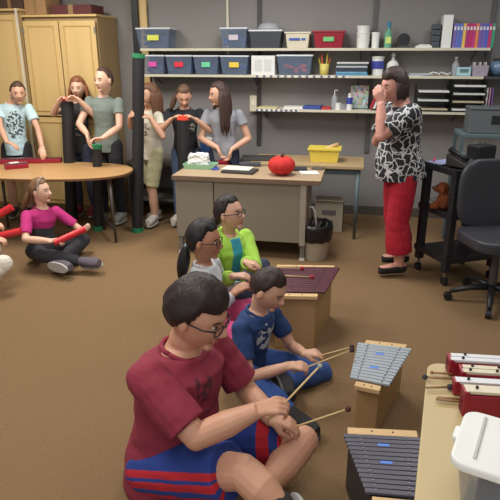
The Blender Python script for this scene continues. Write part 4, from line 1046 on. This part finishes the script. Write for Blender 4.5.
# ---- teacher
P,N,Hd=stand(394,4.4,1.62)
P=U(400,180,4.35); P.z=.84; N=U(403,105,4.35); Hd=U(394,86,4.3)
g=person('woman in black and white swirl blouse and red cropped trousers, hand at her mouth',P,N,Hd,1.62,(-1,-.12,0),(-.93,-.3,-.15),fat=1.28,
 wl=U(381,103,4.17),wr=U(384,128,4.3),pl=(-.9,-.3,-.7),pr=(-.3,.5,-1),hl=((-.35,.1,.9),(.3,.9,.1),.45),hr=((-.1,-.9,.2),(-.3,.1,-1),.3),
 ar=U(402,266,4.46).xy.to_3d()+V((0,0,.075)),al=U(399,272,4.24).xy.to_3d()+V((0,0,.075)),kr=(-1,0,0),kl=(-1,0,0),toer=(-1,.05,0),toel=(-1,-.1,0),female=True,hh=.142,
 top=dict(m=swirl_mat(),sleeve=.78,hem=-.1,inf=.03,flare=.04,endk=1.2,name='blouse',collar=False,wr=.006,belly=.03),
 bottom=dict(m=cloth('capri_red',(172,24,46)),len=1.66,inf=.036,endk=1.15,wr=.004),shoes=dict(m=cloth('flat_bk',(34,32,36)),low=True,inf=.004),
 hair=dict(c=(58,44,42),style='bob',len=.13,front=.45,t=.026,side=-.1),skin=('rosy',(208,150,134)))

# ---- girl seated at left with red tube
P=V(G(42,262,.0)); P=V((P.x,4.6,.11)); N=U(42,209,4.62); Hd=U(40,191,4.6)
def raglan(c,C):
    q=c-C['neck']; h=q.dot(C['up']); x=q.dot(C['tr'])
    return 1 if (h<-.2*C['s']) or (q.dot(C['tf'])<-.03 and abs(x)>.0 and x>.02 ) else 0
g=person('girl in magenta and charcoal shirt sitting cross-legged, holding a red tube',P,N,Hd,1.42,(.75,-.5,0),(.97,-.2,.05),
 wr=U(50,241,4.28),wl=U(81,230,4.55),pr=(-.3,-.7,-.6),pl=(.6,.5,-.8),hr=((1,.05,.1),(0,.3,-1),.55),hl=((.9,-.4,.1),(-.2,-.4,.9),.55),
 ar=U(83,262,4.3),al=U(58,264,4.25),kneeR=U(30,255,4.32)+V((.1,0,0)),kneeL=U(84,240,4.78),toer=(.9,-.3,.1),toel=(.9,-.5,0),female=True,
 top=dict(m=[cloth('tee_magenta',(176,40,112)),cloth('tee_char',(60,58,64))],sleeve=.8,sleeveL=.8,hem=-.05,inf=.012,fn=raglan),
 bottom=dict(m=cloth('pants_bk2',(44,44,50)),len=1.9,inf=.012),shoes=dict(m=cloth('shoe_gp',(96,88,98)),sole=M_sole),
 hair=dict(c=(120,88,62),style='ponytail',front=.6,t=.010,len=.2,anchor=(-.01,-.1,.0),dir=(-.5,0,-1),band=(170,170,172)),skin=pale)
tube_inst(U(54,243,4.26),U(85,229,4.42),.027,M_red,None,'bright red tube held across the lap of the girl in magenta','red hand tubes')
tube_inst(U(-14,239,4.1),U(21,231,4.15),.027,M_red,None,'bright red tube reaching in at the left edge, lower one','red hand tubes')
tube_inst(U(-14,222,4.3),U(12,207,4.35),.03,M_red,None,'bright red tube tilted up at the left edge, upper one','red hand tubes')
# ---- person at left edge (only the knee shows)
P=U(-36,268,3.95); P.z=.12; N=V((P.x,P.y,.54)); 
person('person at the left edge of whom only a white lace covered knee and hands show',P,N,N+V((.01,0,.15)),1.4,(.5,.5,0),(.8,.4,0),
 wr=U(-8,240,3.98),wl=U(-10,226,4.2),pr=(0,-1,-1),pl=(-.2,1,-1),hr=((.9,.2,0),(0,.2,-1),.6),hl=((.9,.1,.2),(0,.2,-1),.6),
 ar=U(-30,290,3.8),al=U(-40,262,4.35),kneeR=U(3,264,3.9),kneeL=U(-8,250,4.35),female=True,
 top=dict(m=cloth('tee_w2',(210,206,200)),sleeve=.6),bottom=dict(m=mat('lace_white',(214,206,194),.9,.2,80,.6),len=1.35,inf=.03),shoes=dict(m=cloth('shoe_dk',(60,56,60))),
 hair=dict(c=(90,64,50),style='ponytail'),skin=fair)

# ---- girl A (lime hoodie)
P=V((-.16,3.62,.16)); N=U(229,240,3.6); Hd=U(229,213,3.55)
def hood(c,C):
    q=c-C['neck']; x=q.dot(C['tr']); f=q.dot(C['tf']); h=q.dot(C['up'])
    return 1 if (.02<f<.17 and abs(x)<.045*C['s'] and -.42<h<.02) else 0
gA=person('girl with glasses and dark hair in a lime green hoodie over a turquoise shirt',P,N,Hd,1.46,(.62,-.75,0),(.88,-.42,.12),
 wr=U(234,276,3.2),wl=U(245,262,3.33),pr=(-.2,-.4,-1),pl=(.5,-.1,-1),hr=((.9,.1,0),(0,.3,-1),.5),hl=((.9,-.1,-.1),(0,0,-1),.5),
 ar=V((.02,3.35,.07)),al=V((.1,3.75,.07)),kneeR=V((.12,3.42,.16)),kneeL=V((.1,3.95,.2)),toer=(.9,-.2,0),toel=(.9,.2,0),female=True,
 top=dict(m=[cloth('hoodie_lime',(168,214,84)),cloth('tee_turq',(56,150,176))],sleeve=1.88,hem=-.05,inf=.018,hood=True,fn=hood,endk=1.0,name='hoodie'),
 bottom=dict(m=cloth('jean_navy',(52,58,80)),len=1.9,inf=.012),shoes=dict(m=cloth('shoe_dk',(60,56,60)),sole=M_sole),
 hair=dict(c=(40,32,34),style='bun',front=.62,t=.012,anchor=(.01,-.105,-.055)),skin=fair,glasses=True,hh=.158)
# ---- girl B (grey sweater, ponytail)
P=V((-.27,3.08,.16)); N=U(204,265,3.1); Hd=U(204,240,3.06)
gB=person('girl with glasses, pale grey long-sleeved top and black ponytail, in pink trousers',P,N,Hd,1.42,(.9,-.3,0),(.96,-.22,-.05),
 wr=U(234,293,3.02),wl=U(244,287,3.2),pr=(-.1,-.5,-1),pl=(.3,.5,-1),hr=((.75,.4,.45),(.2,.5,-.8),.4),hl=((.85,.1,.3),(0,.2,-1),.4),
 ar=V((-.38,2.95,.06)),al=V((-.05,3.3,.06)),kneeR=V((.03,2.88,.17)),kneeL=V((.06,3.3,.17)),toer=(-.9,.1,-.05),toel=(.6,.6,0),female=True,
 top=dict(m=cloth('knit_grey',(190,194,198)),sleeve=1.88,hem=-.04,inf=.014,endk=1.0,name='sweater'),
 bottom=dict(m=cloth('pants_pink',(222,92,146)),len=1.55,inf=.014),
 hair=dict(c=(30,26,30),style='ponytail',front=.58,t=.013,len=.2,thick=1.7,anchor=(0,-.095,-.05),dir=(-.2,-.1,-1),tie=(120,160,190)),skin=tan,glasses=True,hh=.165)
# ---- blue boy
P=V((-.02,2.66,.11)); N=U(254,318,2.66); Hd=U(268,289,2.6)
gC=person('boy in a navy blue T-shirt with white print bending over the silver metallophone',P,N,Hd,1.42,(.85,-.5,0),(.82,-.42,-.42),
 wr=U(289,366,2.36),wl=U(304,353,2.55),pr=(-.1,-.6,-1),pl=(.3,.5,-1),hr=((.95,.1,-.05),(-.1,.3,-1),.55),hl=((.95,0,0),(0,.2,-1),.55),
 ar=V((.2,2.26,.08)),al=V((.18,2.55,.08)),kneeR=U(262,388,2.36),kneeL=U(322,372,2.72),toer=(.6,-.6,-.1),toel=(.2,-.9,0),
 top=dict(m=shirt_print('tee_navy',(30,58,106),(180,190,196),tuple(U(272,338,2.57)-V((P.x,P.y,0))),.085,.085,30,.48),sleeve=.66,hem=-.03,inf=.014,wr=.008),
 bottom=dict(m=cloth('jean_blue',(52,84,150)),len=1.92,inf=.014,name='jeans',wr=.01),shoes=dict(m=cloth('shoe_bk3',(44,42,44)),sole=mat('sole_dk',(70,66,66))),
 hair=dict(c=(52,40,36),style='short',t=.011,front=.55,back=-.45),skin=fair,voxel=.005,hh=.155)
# ---- crimson boy
P=V((-.345,1.94,.12)); N=U(175,364,1.97); Hd=U(197,313,1.90)
def shortfn(c,C):
    for Hh,K in ((C['HR'],C['KR']),(C['HL'],C['KL'])):
        d=(K-Hh); L=d.length; dn=d/L; q=c-Hh; t=q.dot(dn)/L
        side=1 if (Hh is C['HR']) else -1
        if (c-(Hh+K)/2).length > .3: continue
        r=q-dn*q.dot(dn)
        if r.length>.16: continue
        if side==-1 and t>.68 and t<1.0:
            return 0 if .78<t<.85 else 1
        if side==1 and t<1.0:
            a=math.atan2(r.z,-r.y)
            if .28<a<.62 or -.22<a<.12 or -.7<a<-.5: return 1
        return 0
    return 0
gD=person('boy with glasses in a crimson T-shirt and blue red-striped shorts, largest in view',P,N,Hd,1.62,(.84,-.5,0),(.9,-.34,-.34),fat=1.5,
 wr=U(258,410,1.66),wl=U(272,420,1.88),pr=(-.2,-.5,-1),pl=(.4,.5,-1),hr=((.9,.15,.15),(0,.4,-1),.6),hl=((.95,-.15,-.1),(0,.1,-1),.6),
 ar=U(283,508,1.52),al=U(262,492,1.68),kneeR=U(243,472,1.62),kneeL=U(303,441,1.9),toer=(.2,-.9,-.1),toel=(.2,-.9,-.1),
 top=dict(m=[shirt_print('tee_crimson',(138,42,62),(88,36,50),tuple(U(216,392,1.78)-V((P.x,P.y,0))),.09,.1,30,.5)],sleeve=.82,hem=-.24,inf=.022,belly=.01,wr=.007,endk=1.12),
 bottom=dict(m=[cloth('short_blue',(38,62,138)),cloth('short_red',(188,34,48))],len=.86,inf=.03,endk=1.06,name='shorts',fn=shortfn,wr=.006),
 shoes=dict(m=cloth('shoe_bk3',(44,42,44)),sole=M_sole),
 hair=dict(c=(44,34,32),style='short',t=.019,front=.4,back=-.6,side=-.12),skin=('warm',(204,152,124)),glasses=True,voxel=.0045,hh=.17)

# ------------------------------------------------------------------ xylophones
def xylo(name,label,FLp,FRp,NLp,NRp,z,n,barm,railm,boxm,ov=.02,stick=(),z0=0,pin=M_black,barh=.012,boxin=.04,group='xylophones on the floor'):
    """four corners of the bar field (far left/right, near left/right) seen at height z"""
    a,b_,c,d=[G(p[0],p[1],z) for p in (FLp,FRp,NLp,NRp)]
    cen=(a+b_+c+d)/4; t=thing(name,label,'xylophone',(cen.x,cen.y,z0),0,group); o=V((cen.x,cen.y,0))
    a,b_,c,d=[q-o for q in (a,b_,c,d)]
    ax=((a+b_)/2-(c+d)/2).normalized()
    def quad(ins,ext,zz): 
        A=a+(b_-a).normalized()*ins+ax*ext; B=b_-(b_-a).normalized()*ins+ax*ext; C_=c+(d-c).normalized()*ins-ax*ext; D=d-(d-c).normalized()*ins-ax*ext
        return [(C_.x,C_.y),(D.x,D.y),(B.x,B.y),(A.x,A.y)]
    ztop=z-barh-.018
    mk('resonator_box',MB().prism(quad(boxin,.02,0),z0*0,ztop-z0),boxm,t,.004)
    for (p,q,sg) in ((a,b_,1),(c,d,-1)):
        u=(q-p).normalized(); m1=p+u*boxin*.8; m2=q-u*boxin*.8
        poly=[m1+ax*sg*.008,m2+ax*sg*.008,m2+ax*sg*.05,m1+ax*sg*.05]
        r=mk('end_rail',MB().prism([(v.x,v.y) for v in (poly if sg<0 else poly[::-1])],ztop-z0,ztop-z0+.022),railm,t,.002)
        for f in (.35,.65): v=m1.lerp(m2,f)+ax*sg*.03; mk('screw',MB().lathe([(.004,ztop-z0+.02),(.004,ztop-z0+.024)],c=(v.x,v.y,0),seg=8),M_black,r)
    for f in (.2,.8):
        mk('cushion_rail',MB().tube([c.lerp(d,f)+V((0,0,-z+ztop-z0+.008)),a.lerp(b_,f)+V((0,0,-z+ztop-z0+.008))],.007,6),M_dark,t)
    for k in range(n):
        f=(k+.5)/n; L=c.lerp(a,f); R_=d.lerp(b_,f); u=(R_-L); w=((a-c).length/n)*.84; M=frame(u)[0]
        v=V((-u.y,u.x,0)).normalized()
        pts=[L-v*w/2,R_-v*w/2,R_+v*w/2,L+v*w/2]
        br=mk('bar',MB().prism([(q.x,q.y) for q in pts],z-barh-z0,z-z0),barm,t,.002)
        for ff in (.2,.8):
            q=L.lerp(R_,ff); mk('pin',MB().lathe([(.0032,z-z0-.001),(.0032,z-z0+.003)],c=(q.x,q.y,0),seg=8),pin,br)
        if k in stick:
            q=L.lerp(R_,.48); uu=u.normalized(); mk('blue_sticker',MB().prism([((q+uu*sx*.022+v*sy*w*.33).x,(q+uu*sx*.022+v*sy*w*.33).y) for sx,sy in ((-1,-1),(1,-1),(1,1),(-1,1))],z-z0,z-z0+.001),mat('sticker_b',(90,140,230),.5),br)
    return t
M_box=mat('xylo_box',(176,142,98),.5,.08,7,0,0,(1,1,.1))
M_rose=mat('rosewood',(84,40,52),.4,.2,20)
M_silver=mat('silver_bar',(176,186,194),.35,.04,10,0,.25)
M_dkbar=mat('dark_bar',(92,90,102),.35,.08,10,0,.1)
xylo('alto_xylophone','rosewood alto xylophone in front of the girls with glasses',(270,266),(340,267),(268,291),(325,292),.37,13,M_rose,M_birch,M_box,boxin=.05)
xylo('alto_metallophone','silver metallophone with pale wooden rails played by the boy in navy',(358,342),(412,348),(350,377),(389,385),.28,13,M_silver,M_birch,M_box,stick=(4,9))
xylo('alto_metallophone','dark-barred metallophone with blue stickers at the bottom of the picture',(343,433),(424,437),(366,492),(420,497),.28,13,M_dkbar,M_birch,mat('box_dk',(50,46,48)),stick=(6,10),pin=mat('pin_grey',(150,150,152)),boxin=.025)
mallet(U(270,267,3.42),U(302,268.5,3.42),(168,34,56),'red-headed mallet over the rosewood bars, the farther one',.014,group='red-headed mallets')
mallet(U(272,275,3.30),U(312,277,3.28),(168,34,56),'red-headed mallet over the rosewood bars, the nearer one',.014,group='red-headed mallets')
def hold(g,side,target,back,headc,label,r,group=None):
    gp=g[side]['grip']; T=V(target); d=(T-gp).normalized(); return mallet(gp-d*back,T,headc,label,r,group=group)
hold(gC,'R',U(352,350,2.45),.06,(58,40,40),'dark-headed mallet in the navy-shirted boy\'s right hand',.013,'dark-headed mallets')
hold(gC,'L',U(352,347,2.52),.05,(58,40,40),'dark-headed mallet in the navy-shirted boy\'s left hand',.013,'dark-headed mallets')
hold(gD,'L',U(348,409,1.86),.04,(84,40,34),'brown-headed mallet pointing right from the crimson-shirted boy\'s left hand',.012,'dark-headed mallets')
hold(gD,'R',U(320,366,1.75),.05,(150,170,150),'pale mallet raised in the crimson-shirted boy\'s right hand',.009,'dark-headed mallets')

# ------------------------------------------------------------------ near table
ZN=.70
a=G(428,361,ZN); b_=G(414,505,ZN); e=(a-b_).normalized(); r=V((e.y,-e.x,0))
t=thing('activity_table','pale wood-look table in the right foreground holding red instruments','table',(b_.x,b_.y,0),0)
Ln=(a-b_).length+.35; Wn=.8
def rr_poly(p0,e,r,L,W,rad,N=6):
    out=[]
    for x,y,a0 in ((L-rad,W-rad,0),(rad,W-rad,math.pi/2),(rad,rad,math.pi),(L-rad,rad,3*math.pi/2)):
        for i in range(N+1): q=a0+math.pi/2*i/N; out.append((x+rad*math.cos(q),y+rad*math.sin(q)))
    return [((e*x+r*y).x,(e*x+r*y).y) for x,y in out]
o_=-e*.35
poly=[(x+o_.x,y+o_.y) for x,y in rr_poly(None,e,r,Ln,Wn,.05)]
mk('tabletop',MB().prism(poly,ZN-.03,ZN),mat('table_pale',(196,176,132),.45,.04,6),t,.003)
for x,y in ((.1,.08),(Ln-.1,.08),(.1,Wn-.08),(Ln-.1,Wn-.08)):
    q=o_+e*x+r*y; mk('leg',MB().tube([(q.x,q.y,0),(q.x,q.y,ZN-.03)],.018,10),mat('leg_grey',(96,90,88)),t,smooth=True)
# glockenspiels
M_gw=mat('white_bar',(218,220,222),.35,.03,10); M_gc=mat('cream_bar',(216,206,180),.35,.03,10)
def glock(px,py,label,L,W,h,barm,rot,z=ZN,n=2):
    p=G(px,py,z+h); t=thing('glockenspiel',label,'glockenspiel',(p.x,p.y,z+.001),rot,'glockenspiels in red cases')
    mk('case',MB().box((L/2,W/2,h*.42),(L,W,h*.84)),M_crim,t,.004)
    mk('end_block',MB().box((.008,W/2,h*.5),(.016,W*1.02,h*.95)),M_crim,t,.003)
    mk('end_block',MB().box((L-.008,W/2,h*.5),(.016,W*1.02,h*.95)),M_red,t,.003)
    for k in range(n):
        w=W/n*.86; b2=mk('bar',MB().box((L/2+.006-.01*k,W/n*(k+.5),h-.005),(L-.0-.03*k,w,.01)),barm,t,.002)
        for f in (.13,.5,.87): mk('peg',MB().lathe([(.0045,h),(.0045,h+.007),(.002,h+.008)],c=(L*f+(.012 if k else 0),W/n*(k+.5),0),seg=8),M_black,b2)
    return t
rt=math.atan2(r.y,r.x)
GR=-.12
glock(450,360,'farthest red glockenspiel with long white bars on the pale table',.34,.05,.06,M_gw,GR)
glock(462,372,'second red glockenspiel with short cream bars on the pale table',.22,.05,.055,M_gc,GR)
glock(455,382,'third red glockenspiel with white bars, behind the white-lidded box',.34,.035,.05,M_gw,GR,n=1)
glock(465,392,'nearest red glockenspiel with cream bars, just behind the white-lidded box',.3,.045,.085,M_gc,GR,n=1)
def tm(p0,p1,hd,label,r=.010,rev=False):
    A=G(p0[0],p0[1],ZN+.012); B=G(p1[0],p1[1],ZN+.012)
    t=mallet(A,B,hd if hd else (150,110,70),label,r if hd else .006,group='mallets on the pale table',stickm=mat('stick_dk',(150,116,78),.5))
tm((455,379),(425,377),(52,56,60),'dark-headed mallet whose head hangs over the table\'s left edge',.009)
tm((452,374),(432,372.5),None,'thin wooden stick farthest back on the pale table')
tm((426,387.5),(450,387),(44,46,52),'dark-headed mallet pointing at the glockenspiels')
tm((436,399),(464,402),None,'thin dark wooden stick nearest the white-lidded box')
tm((437,397.5),(462,399),None,'second thin wooden stick lying beside the nearest one')
# white-lidded container
zl=ZN+.17
A=G(466,408,zl); B=G(448,460,zl); e2=(A-B); Ld=e2.length; e2.normalize(); r2=V((e2.y,-e2.x,0))
t=thing('storage_container','clear storage box with white snap lid in the bottom right corner','storage box',(B.x,B.y,ZN+.001),math.atan2(r2.y,r2.x))
Wd=.44; h=.17
# local x = r2, local y = e2
def rrect(x0,y0,x1,y1,rad,N=5):
    out=[]
    for x,y,a0 in ((x1-rad,y1-rad,0),(x0+rad,y1-rad,math.pi/2),(x0+rad,y0+rad,math.pi),(x1-rad,y0+rad,3*math.pi/2)):
        for i in range(N+1): q=a0+math.pi/2*i/N; out.append((x+rad*math.cos(q),y+rad*math.sin(q)))
    return out
mk('lid',MB().prism(rrect(0,0,Wd,Ld,.035),h-.022,h),M_white,t,.006)
mk('lid_ridge',MB().prism(rrect(.045,.03,.053,Ld-.02,.003),h-.002,h+.004),mat('ridge_g',(190,194,190)),t,.002)
mk('latch',MB().prism(rrect(-.010,Ld*.45,.01,Ld*.68,.008),h-.024,h-.008),M_white,t,.003)
M_tubc=mat('tub_clear2',(150,154,160),.15,.1,10); nodes_of(M_tubc)[1].inputs['Alpha'].default_value=.45
mk('tub',MB().rings([[V((x,y,0)) for x,y in rrect(.035,.035,Wd-.035,Ld-.03,.03)],[V((x,y,h-.022)) for x,y in rrect(.015,.015,Wd-.015,Ld-.015,.03)]]),M_tubc,t,.002)
mk('contents',MB().prism(rrect(.06,.06,Wd-.06,Ld-.05,.03),.01,h*.6),mat('cont_navy',(62,66,92),.7,.4,30),t)
bpy.data.scenes.remove(TMPS)
# ------------------------------------------------------------------ lights, world, camera
def area(loc,sx,sy,e,c=(1,1,1)):
    l=bpy.data.lights.new('panel_light','AREA'); l.shape='RECTANGLE'; l.size=sx; l.size_y=sy; l.energy=e; l.color=c
    o=bpy.data.objects.new('panel_light',l); COL.objects.link(o); o.location=loc; return o
for x,y,e,c in ((-1.9,4.6,60,(1,.96,.88)),(.1,4.5,44,(1,1,.98)),(1.9,4.1,20,(.97,.99,1)),(-1.3,2.2,40,(1,.97,.92)),(.9,1.7,9,(1,.98,.95)),(-.3,.2,20,(1,.98,.95))):
    fx=thing('ceiling_light','flat rectangular ceiling light panel','ceiling light',(x,y,2.75),0,'ceiling light panels')
    mk('frame',MB().box((0,0,-.01),(.66,1.26,.018)),M_white,fx,.003)
    area((x,y,2.72),.6,1.2,e,c)
w=bpy.data.worlds.new('world'); scene.world=w; w.use_nodes=True
bg=w.node_tree.nodes['Background']; bg.inputs['Color'].default_value=(.97,.98,1,1); bg.inputs['Strength'].default_value=.72
cam=bpy.data.cameras.new('camera'); cam.lens=F/500*36; cam.sensor_width=36; co=bpy.data.objects.new('camera',cam); COL.objects.link(co)
co.location=(0,0,CH); co.rotation_euler=(math.pi/2-PITCH,0,0); scene.camera=co
vs=scene.view_settings; vs.view_transform='Standard'; vs.look='None'; vs.gamma=1; vs.exposure=0.0; vs.use_curve_mapping=False
